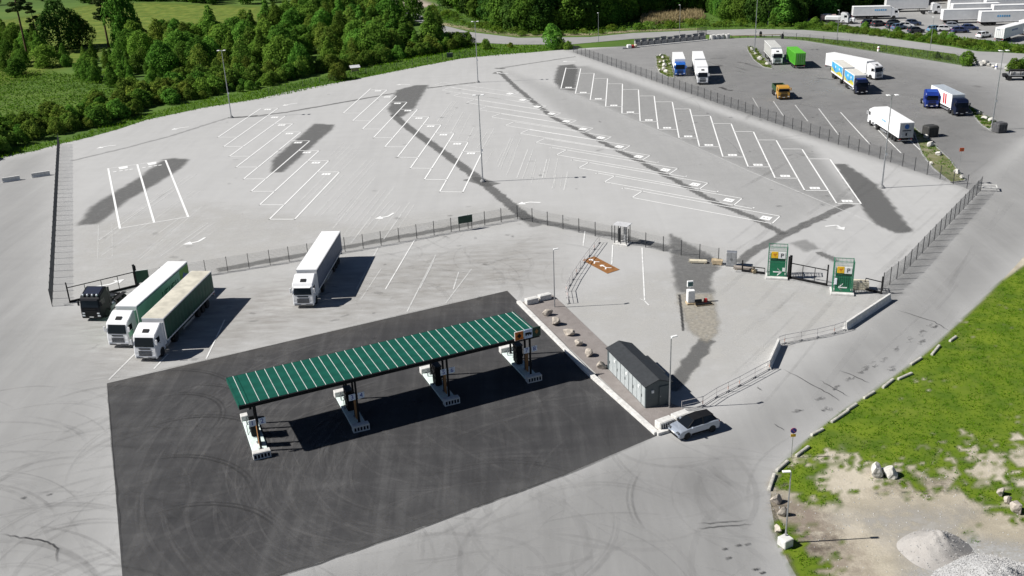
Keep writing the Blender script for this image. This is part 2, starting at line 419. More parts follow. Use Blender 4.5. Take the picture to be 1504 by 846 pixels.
strip([(380, 170), (420, 165), (579, 137)], 1.0, .55); strip([(628, 129.5), (699, 121)], 1.0, .55); strip([(106, 236), (186, 217), (250, 200), (335, 173)], .8, .28); strip([(335, 173), (380, 170)], 1.2, .6)
strip([(733, 105), (760, 130), (786, 152), (813, 173), (856, 194), (900, 217), (946, 240), (999, 269), (1052, 298), (1106, 320), (1151, 344)], 1.15, .66)
strip([(735, 100), (780, 93), (846, 83)], 1.0, .35); strip([(725, 107), (740, 108)], 2.0, .5); strip([(726, 100), (742, 101)], 1.2, .5)
strip([(1085, 386), (1104, 370), (1152, 345), (1231, 307), (1250, 300)], 1.5, .62)
strip([(1203, 370), (1228, 384)], 1.0, .6)
strip([(320, 397), (380, 386), (540, 357), (690, 329.5), (762, 316)], 1.5, .5); strip([(762, 312), (776, 322), (898, 345), (985, 366)], 1.7, .55)
strip([(770, 318), (790, 332)], 2.0, .4)
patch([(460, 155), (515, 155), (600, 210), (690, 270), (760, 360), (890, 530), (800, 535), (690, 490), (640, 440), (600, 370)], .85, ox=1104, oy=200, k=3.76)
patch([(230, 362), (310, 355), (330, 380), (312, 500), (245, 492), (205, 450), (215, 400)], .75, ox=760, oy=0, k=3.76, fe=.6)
patch([(760, 125), (1090, 300), (1150, 385), (1090, 440), (1075, 500), (1105, 590), (830, 580), (800, 530), (780, 290), (765, 215)], .6, ox=840, oy=320, k=5.289, fe=.3)
patch([(210, 590), (300, 572), (370, 620), (300, 640)], .35, ox=1104, oy=200, k=3.76)
strip([(984, 572), (1012, 536), (1040, 499)], 1.7, .75)
patch([(765, 103), (935, 103), (962, 280), (905, 335), (850, 300), (800, 240)], .8, ox=760, oy=400, k=3.253, m=film_mat('loose_soil', (.40, .37, .31), scale=1.2, lo=.35, hi=.5, fmin=.45, col2=(.28, .26, .22)))
strip([(998, 433), (1001, 460), (1003.5, 486)], .25, .9, m=f_crack, step=.12, fe=.05, jit=0)
# yard stains and left-hand stains on the bays
for i in range(14):
    a = (rnd.uniform(1000, 1440), 0); a = (a[0], rnd.uniform(85, 85 + (a[0] - 960) * .22)); L_ = rnd.uniform(8, 26)
    strip([a, (a[0] + L_, a[1] + L_ * .25 * rnd.uniform(-.6, 1.6))], rnd.uniform(.3, 1.3), rnd.uniform(.2, .5), m=f_rubber, step=.35, fe=.3)
strip([(1058, 128), (1066, 132), (1075, 133)], .8, .75, m=f_rubber, step=.2)

# painted bays: each bay is one mesh with its number box on it
m_num = mat('number_grey', (.35, .35, .34), .9)
def seg_mesh(segs, wd, z, al=1.0):
    mb = MB()
    for a, b in segs:
        d = (b - a).normalized() * wd / 2
        mb.ribbon([a - d, b + d], wd, z, al, False)
    return mb
def bay(segs, box, wd=.23, al=.95, group=None):
    o = flat_up(seg_mesh(segs, wd, .030, al), 'bay_marking', f_paint, lot)
    if box:
        c, ex, ey, sx, sy = box
        mb = MB().flat([c + ex * (a * sx / 2) + ey * (b * sy / 2) for a, b in ((-1, -1), (1, -1), (1, 1), (-1, 1))], .034, .97)
        nb = flat_up(mb, 'number_box', f_paint, o)
        mk = MB()
        for u0 in (-.22, .12): mk.flat([c + ex * (u0 * sx + a) + ey * b for a, b in ((-.09, -.2), (.12, -.2), (.12, .2), (-.09, .2))], .038)
        flat_up(mk, 'number_mark', m_num, nb)
    return o
def stag_row(lines, end, wvec, box_t, box_w=1.5, al=.95, side='B'):
    """lines [(T,B)] world, staggered; a bay lies between neighbours, each bay rectangle = B_k .. T_(k+1)"""
    Ls = lines + [end]
    for k in range(len(lines)):
        T, Bq = Ls[k]; T2, B2 = Ls[k + 1]
        vdir = (Bq - T).normalized(); wd = wvec.normalized(); wl = wvec.length
        segs = [(T, Bq), (Bq, Bq + wvec), (T2, T2 - wvec)]
        if k == len(lines) - 1: segs.append((T2, B2))
        c0 = (Bq - vdir * box_t + wvec * .5) if side == 'B' else (T2 + vdir * box_t - wvec * .5)
        bay(segs, (c0, wd, vdir, box_w, 1.15), al=al)
# row A (by the yard fence)
PA = [((1177.9, 219.1), (1229, 299.2)), ((1139.9, 205.9), (1181.9, 279.8)), ((1106.5, 193.4), (1138.6, 261.7)), ((1073.8, 181.6), (1099, 245.2)), ((1043.2, 170.2), (1061.9, 230.6)), ((1013.2, 160.1), (1027.5, 215.7)), ((987.4, 149.7), (997.5, 202.9)), ((960.8, 141), (966.9, 190.2)), ((937.7, 131.6), (940.3, 178.7)), ((914.3, 123.1), (913.5, 167)), ((892.4, 115.2), (889.5, 156.9)), ((872.8, 107.7), (866.9, 147.1)), ((853.1, 100.5), (845.1, 137.8)), ((831.3, 99.7), (823.8, 130.3))][::-1]
stag_row([(G(*a), G(*b)) for a, b in PA], (G(1218.9, 233.8), G(1264.9, 299.7)), G(1264.9, 299.7) - G(1229, 299.2), 1.2)
def row_px(pts, ox, oy, k, end, w2, box_t=1.3, al=.95):
    c = lambda p: G(ox + p[0] / k, oy + p[1] / k)
    stag_row([(c(a), c(b)) for a, b in pts], (c(end[0]), c(end[1])), c(w2[1]) - c(w2[0]), box_t, al=al, side='T')
row_px([((255, 158), (0, 330)), ((357, 157), (35, 385)), ((400, 203), (68, 443)), ((445, 248), (108, 507)), ((492, 298), (152, 577)), ((545, 350), (197, 650)), ((600, 408), (247, 730)), ((657, 468), (305, 815))], 320, 120, 4.03, ((720, 535), (455, 815)), ((305, 815), (455, 815)))
row_px([((207, 97), (20, 265)), ((322, 103), (85, 318)), ((388, 145), (153, 375)), ((460, 188), (228, 435)), ((533, 238), (307, 498)), ((612, 290), (393, 570)), ((695, 345), (483, 645)), ((785, 403), (580, 723)), ((882, 465), (685, 808))], 500, 110, 4.7, ((980, 530), (845, 810)), ((685, 808), (845, 810)))
PR = [((650, 121), (762, 136.6)), ((661, 128.7), (781, 145.7)), ((678.3, 136.6), (802.8, 155.7)), ((697, 146.4), (824, 166)), ((714.9, 156.4), (846.4, 177)), ((734.7, 167), (871.3, 188.3)), ((754.9, 179.1), (898, 201)), ((776.8, 190.4), (925.8, 214.1)), ((800.2, 203.5), (954.8, 228.5)), ((831.8, 220.4), (995.3, 247.7)), ((864.6, 238.9), (1039.7, 268.9)), ((902.5, 258.8), (1090, 291.7)), ((943, 281), (1145.6, 317.7))]
wR = G(928.6, 290.4) - G(943, 281)
for i, (a, b) in enumerate(PR):
    LT, RTp = G(*a), G(*b); vd = (RTp - LT).normalized()
    ww = wR if i > 8 else wR * .93
    segs = [(LT, RTp), (LT + ww, RTp + ww), (LT, LT + ww), (RTp, RTp + ww)]
    if i > 8: segs += [(LT - vd * 3.4, LT), (LT - vd * 3.4, LT - vd * 3.4 + ww * .12)]
    if 7 < i < len(PR) - 1: segs += [(RTp + ww, RTp + ww + vd * 3.0), (RTp + ww + vd * 3.0, RTp + ww * .85 + vd * 3.0)]
    bay(segs, (RTp + ww * .5 - vd * 1.5, vd, ww.normalized(), 1.5, 1.5), .19, .75 + .2 * min(1, i / 7))
# two wide bays on the left
TL = [G(159, 247.7), G(201.7, 241.7), G(243.3, 235.6)]; BL = [G(176.2, 335.6), G(226.5, 326.8), G(276.5, 318.6)]
wide = flat_up(seg_mesh([(TL[i], BL[i]) for i in range(3)], .32, .030, .97), 'wide_bay_marking', f_paint, lot)
flat_up(seg_mesh([(TL[0], TL[2]), (BL[0], BL[2])], .2, .0304, .8), 'wide_bay_marking', f_paint, lot)
for i in range(2):
    e1 = (TL[i + 1] - TL[i]).normalized(); e2 = (BL[i] - TL[i]).normalized(); c = (TL[i] + TL[i + 1]) / 2 + e2 * 1.0
    mb = MB().flat([c + e1 * a + e2 * b for a, b in ((-.8, -.8), (.75, -.9), (.85, .3), (.4, .75), (-.6, .8))], .034, .97)
    for u in (-1.5, -.45, .5, 1.25): mb.flat([c + e1 * (u + a) + e2 * (1.9 + b) for a, b in ((-.3, -.2), (.3, -.25), (.25, .2), (-.3, .25))], .034, .9)
    flat_up(mb, 'bay_symbol', f_paint, wide)
# faint old lines
old = MB()
def oldline(p, q, al=.5, wd=.16, ghosts=0):
    a, b = G(*p), G(*q); old.ribbon([a, b], wd, .026, min(1, al * 1.25), False)
    n = (b - a).normalized(); n = Vector((-n.y, n.x, 0))
    for k in range(ghosts):
        o = n * rnd.choice((1.0, -1.0, 1.9, -1.9, .5)); t = (b - a) * rnd.uniform(-.1, .25); old.ribbon([a + o + t, b + o - t * .5], wd * .9, .0262 + .0002 * k, al * rnd.uniform(.45, .8), False)
c5 = lambda x, y: (x / 3.76, 200 + y / 3.76)
for a, b, al in [((540, 580), (1050, 215), .5), ((560, 660), (1085, 300), .4), ((660, 480), (950, 290), .35), ((760, 690), (1115, 390), .4), ((800, 670), (1000, 500), .3), ((885, 665), (1150, 480), .45), ((1000, 610), (1160, 490), .4), ((545, 490), (540, 680), .25), ((850, 555), (1010, 440), .4), ((600, 560), (700, 490), .3)]: oldline(c5(*a), c5(*b), al, .16, 2)
c6 = lambda x, y: (380 + x / 3.76, 200 + y / 3.76)
for a, b, al in [((310, 440), (600, 130), .5), ((230, 360), (520, 70), .4), ((410, 510), (650, 220), .5), ((510, 590), (750, 280), .5), ((620, 520), (760, 360), .35), ((690, 570), (835, 365), .5), ((430, 130), (520, 40), .35), ((360, 330), (470, 215), .3), ((480, 480), (600, 340), .3), ((860, 575), (700, 846), .8), ((965, 690), (890, 840), .7), ((1105, 750), (1075, 846), .55), ((660, 615), (540, 846), .5)]: oldline(c6(*a), c6(*b), al, .16, 2 if b[1] < 600 else 0)
c7 = lambda x, y: (640 + x / 4.7, 100 + y / 4.7)
for a, b, al in [((520, 480), (430, 690), .4), ((637, 560), (560, 760), .6), ((768, 630), (735, 760), .6), ((912, 715), (885, 845), .5), ((405, 415), (320, 560), .4), ((270, 400), (215, 500), .35), ((190, 300), (105, 450), .45), ((110, 235), (10, 370), .5), ((470, 560), (420, 660), .3), ((690, 680), (660, 800), .3), ((830, 740), (815, 830), .3)]: oldline(c7(*a), c7(*b), al, .16, 3)
cY = lambda x, y: (1104 + x / 3.76, y / 3.76)
for a, b, al in [((120, 560), (175, 640), .5), ((240, 580), (310, 670), .55), ((370, 600), (480, 745), .65), ((490, 620), (655, 800), .7), ((640, 660), (825, 846), .75), ((790, 700), (950, 846), .7), ((5, 540), (40, 600), .4)]: oldline(cY(*a), cY(*b), al, .2)
for p, q, al in [((840, 137), (1042, 225), .3), ((1042, 225), (1104, 253), .4), ((1104, 253), (1231, 306), .5), ((1231, 306), (1287, 330), .45), ((859, 340), (856.6, 361), .9), ((900, 360), (898.6, 388), .85), ((943, 364), (946.8, 442), .95), ((946.8, 442), (953, 448.6), .7), ((940, 439), (947, 442), .5),
                 ((640, 375), (598, 458), .5), ((693, 395), (655, 445), .4), ((238, 480), (160, 558), .6), ((247, 520), (226, 542), .9), ((330, 470), (303, 527), .9), ((560, 395), (530, 440), .3)]: oldline(p, q, al)
flat_up(old, 'old_markings', f_old, lot)
# bent arrows
def arrow(px, ang, L=3.2, bend=35, al=.95, parent=None, m=None, zz=.0312):
    c = G(*px) if isinstance(px, tuple) else px
    d = Vector((math.cos(math.radians(ang)), math.sin(math.radians(ang)), 0)); e = Vector((math.cos(math.radians(ang + bend)), math.sin(math.radians(ang + bend)), 0))
    p0 = c - d * L * .5; p1 = c; p2 = c + e * L * .28
    n = Vector((-e.y, e.x, 0))
    mb = MB(); mb.ribbon([p0, p1 - d * .1, p1 + e * .1, p2], .11 * L, zz, al, False)
    mb.flat([p2 + n * .22 * L, p2 - n * .22 * L, p2 + e * .34 * L], zz + .0006, al)
    return flat_up(mb, 'arrow_marking', m or f_paint, parent or lot)
for px, an, be, al in [((291, 355), 250, -40, .95), ((570, 318), 245, -40, .95), ((778, 297), 165, 40, .95), ((157, 215), 200, 25, .9), ((265, 188), 200, 25, .9), ((426, 153), 205, 25, .9), ((594, 124), 150, 40, .8), ((737, 108), 170, -40, .9), ((836, 91), 170, -30, .8), ((1229, 331), 10, -90, .85), ((161, 418), 20, 30, .9)]: arrow(px, an, 3.4, be, al)
# brown painted symbol panel
bp = GP([(855, 382.4), (873, 376.7), (910.3, 396.2), (892, 402.2)])
m_rust = mat('rust_paint', (.26, .115, .035), .85, var=.15, scale=2)
brown = flat_up(MB().flat(bp, .036), 'brown_marking', m_rust, lot)
bd = (bp[2] - bp[1]).normalized(); be_ = (bp[0] - bp[1]).normalized()
mb = MB()
for t0, sg in ((1.5, 1), (4.0, -1)):
    c = (bp[0] + bp[1]) / 2 + bd * t0
    mb.ribbon([c - bd * .7, c, c + (bd + be_ * sg).normalized() * .7], .17, .041, .95, False)
    mb.ribbon([c, c + (bd - be_ * sg).normalized() * .6], .17, .0415, .95, False)
    mb.flat([c - bd * .7 + be_ * .35, c - bd * .7 - be_ * .35, c - bd * 1.1 - be_ * .1, c - bd * 1.1 + be_ * .25], .042, .95)
flat_up(mb, 'symbol', f_paint, brown)

# tyre tracks
tr = MB(); td = MB()
def arc(mb, c, r, a0, a1, wd, al, z, n=22, ecc=1.0):
    mb.ribbon([(c[0] + r * math.cos(a0 + (a1 - a0) * i / n), c[1] + ecc * r * math.sin(a0 + (a1 - a0) * i / n)) for i in range(n + 1)], wd, z, al)
zt = .045
for i in range(380):
    reg = rnd.random(); zt += .00002
    al_ = .6
    if reg < .30: c = G(rnd.uniform(-40, 330), rnd.uniform(560, 860)); r = rnd.uniform(6, 16); a0 = rnd.uniform(.3, 2.2); al = rnd.uniform(.05, .24)
    elif reg < .58: c = G(rnd.uniform(420, 1120), rnd.uniform(650, 900)); r = rnd.uniform(4, 17); a0 = rnd.uniform(0, 6.3); al = rnd.uniform(.04, .17)
    elif reg < .68: c = G(rnd.uniform(560, 860), rnd.uniform(335, 430)); r = rnd.uniform(4, 14); a0 = rnd.uniform(0, 6.3); al = rnd.uniform(.05, .2)
    elif reg < .82: c = G(rnd.uniform(980, 1440), rnd.uniform(80, 230)); r = rnd.uniform(12, 45); a0 = rnd.uniform(0, 6.3); al = rnd.uniform(.06, .25)
    else: c = G(rnd.uniform(1080, 1500), rnd.uniform(240, 640)); r = rnd.uniform(40, 160); a0 = rnd.uniform(0, 6.3); al = rnd.uniform(.05, .16)
    sp = rnd.uniform(4, 16) / r; al *= .55
    c = (c[0] - r * math.cos(a0 + sp / 2), c[1] - r * math.sin(a0 + sp / 2))
    if reg > .82:
        d = math.radians(52 + rnd.uniform(-5, 5)); p = G(rnd.uniform(1050, 1480), rnd.uniform(250, 640)); l = rnd.uniform(6, 24)
        pts = [(p[0] + math.cos(d) * l * t / 6 , p[1] + math.sin(d) * l * t / 6 + .02 * t * t) for t in range(7)]
        tr.ribbon(pts, rnd.uniform(.2, .9), zt, al)
        continue
    arc(tr, c, r, a0, a0 + sp, rnd.uniform(.16, .5), al * .85, zt)
    if rnd.random() < .5: arc(tr, c, r + rnd.choice((.36, 2.0)), a0, a0 + sp * rnd.uniform(.7, 1), rnd.uniform(.12, .3), al * .9, zt + .00001)
for i in range(360):
    zt += .00002
    t = rnd.random(); s_ = rnd.random()
    P0 = fc[0].lerp(fc[1], t); P1 = fc[7].lerp(fc[3], t); p = P0.lerp(P1, s_)
    if rnd.random() < .6:
        r = rnd.uniform(8, 30); a0 = rnd.uniform(0, 6.3); sp = rnd.uniform(5, 16) / r
        arc(td, (p[0] - r * math.cos(a0 + sp / 2), p[1] - r * math.sin(a0 + sp / 2)), r, a0, a0 + sp, rnd.uniform(.15, .5), rnd.uniform(.02, .09), zt)
    else:
        d = math.radians(-66 + rnd.gauss(0, 14)); l = rnd.uniform(4, 12)
        td.ribbon([(p[0] + math.cos(d) * l * q / 8, p[1] + math.sin(d) * l * q / 8) for q in range(9)], rnd.uniform(.15, .6), zt, rnd.uniform(.02, .07))
for i in range(300):
    zt += .00002; c0 = G(640 + rnd.gauss(0, 30), 660 + rnd.gauss(0, 20)); r = rnd.uniform(9, 27); a0 = rnd.uniform(1.9, 4.2)
    arc(td, (c0[0], c0[1]), r, a0, a0 + rnd.uniform(4, 15) / r, rnd.uniform(.08, .35), rnd.uniform(.03, .12), zt)
def clip_to(mb, poly, marg=.6):
    P = np.array(mb.v)[:, :2]; d = sdist(P, poly); a = np.array(mb.a) * np.clip(d / marg, 0, 1); mb.a = a.tolist()
clip_to(td, fc)
for c, r, a0, a1, al in [((-30, 75), 8.0, .1, 2.2, .55), ((-30.5, 67.5), 8.5, .2, 1.9, .5), ((-33.5, 82.5), 5.2, -.6, 1.9, .5), ((-32.5, 82), 7.5, .2, 1.7, .4), ((-26, 60.5), 8, .5, 2.1, .5), ((-36, 84), 9, .3, 1.7, .4), ((14, 66), 9, -.5, .5, .2), ((18.5, 66), 9.6, 2.6, 3.5, .2), ((-2, 62), 11, .8, 2.2, .18)]:
    zt += .0001; arc(tr, c, r, a0, a1, .22, al, zt, 40); arc(tr, c, r + .4, a0 + .1, a1 - .1, .18, al * .7, zt + .00005, 40)
for i in range(260):
    zt += .00002; q = rnd.random()
    p = G(rnd.uniform(1000, 1420), rnd.uniform(85, 230)) if q < .4 else (G(rnd.uniform(120, 760), rnd.uniform(340, 540)) if q < .7 else G(rnd.uniform(320, 1250), rnd.uniform(130, 330)))
    l = rnd.uniform(.3, 1.6); d = rnd.uniform(0, 3.1); tr.ribbon([(p[0] + math.cos(d) * l * t / 4 + rnd.uniform(-.1, .1), p[1] + math.sin(d) * l * t / 4) for t in range(5)], rnd.uniform(.2, .8), zt, rnd.uniform(.06, .3))
clip_to(tr, lotpts, 1.0)
tag(flat_up(tr, 'tyre_marks', f_rubber, lot), None, None, None, 'stuff')
tag(flat_up(td, 'tyre_marks', f_dust, fore), None, None, None, 'stuff')
# cracks and repairs on the access road
ck = MB()
def crack(pts, wd=.1, al=.7):
    P = [G(*p) for p in pts]; out = []
    for i in range(len(P) - 1):
        for k in range(6):
            q = P[i].lerp(P[i + 1], k / 6); out.append((q.x + rnd.uniform(-.08, .08), q.y + rnd.uniform(-.08, .08)))
    out.append((P[-1].x, P[-1].y)); ck.ribbon(out, wd, .066, al)
c5b = lambda x, y: (1000 + x / 3.76, 420 + y / 3.76)
for L_ in [[(550, 452), (720, 545), (830, 605), (880, 640)], [(870, 465), (980, 510), (1045, 540)], [(765, 522), (850, 570), (930, 615)], [(510, 765), (570, 800)], [(1180, 130), (1400, 200), (1480, 250)], [(420, 560), (445, 580)]]: crack([c5b(*p) for p in L_], .12, .6)
for (x, y) in [(1370, 228), (1325, 270), (1250, 305), (1175, 360), (1095, 410), (1050, 435), (1010, 465), (985, 480), (910, 520), (828, 575), (745, 630), (620, 700), (790, 690), (1300, 320), (1140, 455)]:
    p = c5b(x, y)
    for _ in range(3):
        q = (p[0] + rnd.uniform(-5, 5), p[1] + rnd.uniform(-3, 3)); crack([q, (q[0] + rnd.uniform(2, 8), q[1] - rnd.uniform(-2, 4)), (q[0] + rnd.uniform(6, 12), q[1] - rnd.uniform(1, 6))], rnd.uniform(.08, .25), rnd.uniform(.12, .4))
crack([(0, 785), (30, 790), (66, 795), (83, 803), (84, 828)], .16, .8)
crack([(1023, 770), (1060, 768), (1100, 764)], .12, .6); crack([(1024, 777), (1060, 774), (1108, 770)], .12, .6)
for x, y in [(1060, 808), (1080, 803), (1093, 801), (1065, 822), (1115, 843), (1105, 838), (30, 733), (68, 728)]: crack([(x, y), (x + 5, y - 1), (x + 9, y - 3)], .22, .35)
crack([(965, 641), (828, 698.5), (700, 745), (560, 796.5), (421, 843), (300, 886)], .22, .75); crack([(157, 563), (160, 600), (170, 720), (182, 846)], .12, .5); crack([(157, 562), (400, 507), (745, 426)], .12, .4)
flat_up(ck, 'cracks', f_crack, lot)
# ------------------------------------------------------------------ materials for built things
m_white = mat('white_coat', (.80, .80, .78), .5, var=.04)
m_conc = mat('pale_concrete', (.62, .61, .58), .85, var=.09, scale=2.5, bump=.15)
m_concd = mat('grey_concrete', (.30, .30, .295), .9, var=.15, scale=2, bump=.2)
m_black = mat('black_metal', (.010, .010, .011), .6, spec=.2)
m_steel = mat('galvanised', (.42, .43, .44), .45, .7, var=.1)
m_dsteel = mat('dark_steel', (.05, .052, .055), .5, .4)
m_green = mat('green_sheet', (.007, .082, .056), .5, var=.12, scale=.8, spec=.25)
m_greenp = mat('green_panel', (.01, .16, .075), .45, var=.06)
m_dgreen = mat('dark_green', (.006, .04, .025), .5)
m_orange = mat('orange_panel', (.34, .15, .04), .6)
m_orsign = mat('orange_sign', (.65, .17, .02), .5)
m_blue = mat('sign_blue', (.02, .05, .32), .5)
m_pblue = mat('pale_blue_sign', (.84, .86, .90), .5, var=.03)
m_yellow = mat('sign_yellow', (.80, .48, .02), .5)
m_red = mat('red_plastic', (.5, .03, .03), .5)
m_wood = mat('pale_wood', (.50, .40, .26), .8, var=.15, scale=3)
m_rock = mat('boulder_stone', (.46, .41, .35), .9, var=.16, scale=2.2, bump=.5, obj_rand=.12)
m_rockw = mat('pale_rock', (.60, .58, .53), .9, var=.12, scale=1.8, bump=.4)
m_glassd = mat('dark_glass', (.008, .010, .013), .1, spec=.3, var=0)
m_tyre = mat('tyre_rubber', (.018, .018, .018), .85)
m_slotshade = mat('slot_shade', (.012, .013, .02), .9, spec=.1)  # shade of the block recesses, put into the colour
A0 = math.radians(23.5)

# ------------------------------------------------------------------ fuel canopy
O = G(352.2, 595.2, 4.95); O.z = 0
AC = math.radians(24.6)
can = thing('fuel_canopy', 'long green ribbed roof canopy on dark posts over four fuel islands', 'canopy', O, AC)
LEN, DEP, HZ = 29.1, 5.7, 4.95
inv = Matrix.Rotation(-AC, 4, 'Z') @ Matrix.Translation(-O)
NP = 34; pw = LEN / NP
panel = MB().slab([(0.02, .05, HZ - .1), (pw - .02, .05, HZ - .1), (pw - .02, DEP - .05, HZ + .0), (0.02, DEP - .05, HZ + .0)], .06).mesh('roof_panel', m_green)
seam = MB().slab([(-.024, .0, HZ - .06), (.024, .0, HZ - .06), (.024, DEP, HZ + .04), (-.024, DEP, HZ + .04)], .045).mesh('roof_seam', mat('seam_white', (.58, .61, .58), .6, var=.12, scale=1.5))
for i in range(NP):
    link('roof_panel', panel, can, (i * pw, 0, 0))
    if i: link('roof_seam', seam, can, (i * pw - (.35 if i == 1 else 0), 0, 0))
link('roof_seam', seam, can, (LEN - .12, 0, 0))
fa = B((LEN / 2, -.06, HZ - .22), (LEN + .2, .14, .34)).build('fascia', m_black, can)
B((LEN / 2, DEP + .06, HZ - .16), (LEN + .2, .12, .36)).build('fascia', m_dgreen, can)
for x in (-.06, LEN + .06): B((x, DEP / 2, HZ - .2), (.12, DEP - .03, .40)).build('end_trim', m_green, can)
B((LEN / 2, DEP / 2, HZ - .155), (LEN - .1, DEP - .1, .08)).build('soffit', m_black, can)
for y in (.9, DEP - .9): B((LEN / 2, y, HZ - .33), (LEN - .3, .16, .26)).build('beam', m_black, can)
ISL = [((363, 607), (386, 674)), ((501, 579), (531.7, 634)), ((627.3, 546), (665, 595)), ((744, 516.7), (786, 561.4))]
isl_block = None
def slot_block(name, L, W, Hh, parent, loc, rz, lab=None, n=6, cat='block', group=None):
    """concrete block with a row of recessed slots on its front face"""
    o = thing(name, lab, cat, loc, rz, group) if parent is None else link(name, None, parent, loc, rz)
    mb = MB(); mb.box((0, .06, Hh / 2), (L, W - .12, Hh), .03)
    p = L / (n + .5)
    mb.box((0, -W / 2 + .03, Hh - .08), (L, .06, .16)); mb.box((0, -W / 2 + .03, .05), (L, .06, .10))
    for k in range(n + 1): mb.box((-L / 2 + .055 + k * (L - .11) / n, -W / 2 + .03, Hh / 2 - .02), (.09, .06, Hh - .25))
    mb.build('block_body', m_conc, o)
    B((0, -W / 2 + .063, Hh / 2 - .02), (L - .1, .01, Hh - .26)).build('slot_shade_sheet', m_slotshade, o)  # added near-black sheet that paints the shade inside the slots
    return o
lab_i = ['fuel island standing fully in the sun at the open end, posts numbered 1 and 2', 'fuel island half in canopy shade, posts numbered 3 and 4', 'fuel island half in canopy shade, posts numbered 5 and 6', 'fuel island under the roof signs, posts numbered 7 and 8']
cols = []
for i, (a, b) in enumerate(ISL):
    pa, pb = G(*a), G(*b)
    d = (pb - pa).normalized(); c = (pa + pb) / 2; rz = math.atan2(d.y, d.x) + math.pi / 2     # local -y points to the near end
    Ln = 7.6
    t = thing('fuel_island', lab_i[i], 'fuel island', (pb - d * Ln / 2).to_tuple(), rz, 'fuel islands under the canopy')
    m_slab = mat('island_slab', (.64, .74, .70), .7, var=.05)
    B((0, .1, .10), (1.35, Ln - 1.2, .20), .03).build('slab', m_slab, t)
    slot_block('end_block', 1.55, .62, .66, t, (0, -Ln / 2 + .33, .0), 0, None, 5)
    B((0, Ln / 2 - .1, .34), (1.5, .7, .68), .05).build('end_block', m_conc, t)
    # dispenser
    dp = B((0, .55, 1.28), (.62, 1.15, 2.10), .06).build('dispenser', m_black, t)
    B((0, .55, 2.36), (.7, 1.25, .10), .02).build('dispenser_cap', m_dsteel, dp)
    for s in (-1, 1):
        B((s * .325, .55, 1.75), (.03, .7, .42)).build('display', m_glassd, dp)
        mbh = MB(); mbh.tube([(s * .32, .1, 1.9), (s * .62, .0, 1.5), (s * .6, -.05, .55), (s * .36, .0, .9)], .025, 6); mbh.build('hose', m_black, dp)
        B((s * .38, .15, 1.15), (.08, .1, .3)).build('nozzle', m_dgreen, dp)
    # rear service posts
    MB().tube([(-.35, 2.5, .2), (-.35, 2.5, 1.1)], .06, 8).build('bollard', m_steel, t)
    MB().tube([(.35, 1.6, .2), (.35, 1.6, 1.1)], .06, 8).build('bollard', m_steel, t)
    B((.1, -1.55, 1.35), (.07, .62, 2.25)).build('warning_board', m_orange, t)
    # canopy columns over this island
    for v in (-2.45, -1.15, 1.75, 2.85):
        p = t.matrix_world
        wp = (pb - d * Ln / 2) + Matrix.Rotation(rz, 3, 'Z') @ Vector((.12, v, 0))
        lp = inv @ wp
        cl = B((lp.x, lp.y, (HZ - .22 + .2) / 2 + .0), (.17, .17, HZ - .42), .01).build('column', m_black, can)
        B((lp.x, lp.y, .215), (.4, .4, .03)).build('base_plate', m_steel, cl)
    wp = (pb - d * Ln / 2) + Matrix.Rotation(rz, 3, 'Z') @ Vector((.12, -2.45, 0)); lp = inv @ wp
    for s, nm in ((-1, str(2 * i + 1)), (1, str(2 * i + 2))):
        sg = B((lp.x + s * .43, lp.y - .11, 3.05), (.62, .05, .62), .01).build('number_sign', m_pblue, can)
        tm = text_mesh(nm, .62, m_blue); o = link('lettering', tm, sg, (lp.x + s * .43, lp.y - .145, 3.05)); o.rotation_euler = (math.pi / 2, 0, 0)
        B((lp.x + s * .2, lp.y - .06, 3.05), (.3, .04, .05)).build('sign_arm', m_black, sg)
# signs on the roof edge
sgx = [LEN - 2.15, LEN - 1.15, LEN - .25]
so1 = B((sgx[0], -.16, HZ + .28), (.98, .10, .98), .04).build('roof_sign', m_white, can)
B((sgx[0], -.215, HZ + .28), (.88, .03, .86)).build('sign_face', m_orsign, so1)
MB().slab([(sgx[0], -.24, HZ + .02), (sgx[0] + .24, -.24, HZ + .28), (sgx[0], -.24, HZ + .54), (sgx[0] - .24, -.24, HZ + .28)], .012).build('diamond', m_black, so1)
so2 = B((sgx[1], -.16, HZ + .28), (.94, .10, .98), .04).build('roof_sign', mat('roof_sign_white', (.6, .68, .85), .5), can)
mbt = MB().box((sgx[1] - .08, -.225, HZ + .33), (.5, .02, .22)); mbt.box((sgx[1] + .26, -.225, HZ + .28), (.16, .02, .2))
for q in (-.25, .02, .26): mbt.box((sgx[1] + q, -.225, HZ + .15), (.12, .02, .1))
mbt.build('truck_symbol', m_black, so2)
so3 = B((sgx[2], -.16, HZ + .28), (.9, .10, 1.0), .02).build('roof_sign', m_dgreen, can)
MB().slab([(sgx[2], -.215, HZ + .05), (sgx[2] + .2, -.215, HZ + .32), (sgx[2], -.215, HZ + .6), (sgx[2] - .2, -.215, HZ + .32)], .012).build('diamond', m_orange, so3)
B((LEN + .05, -.05, HZ + .02), (.25, .3, .14)).build('end_cap', m_white, can)

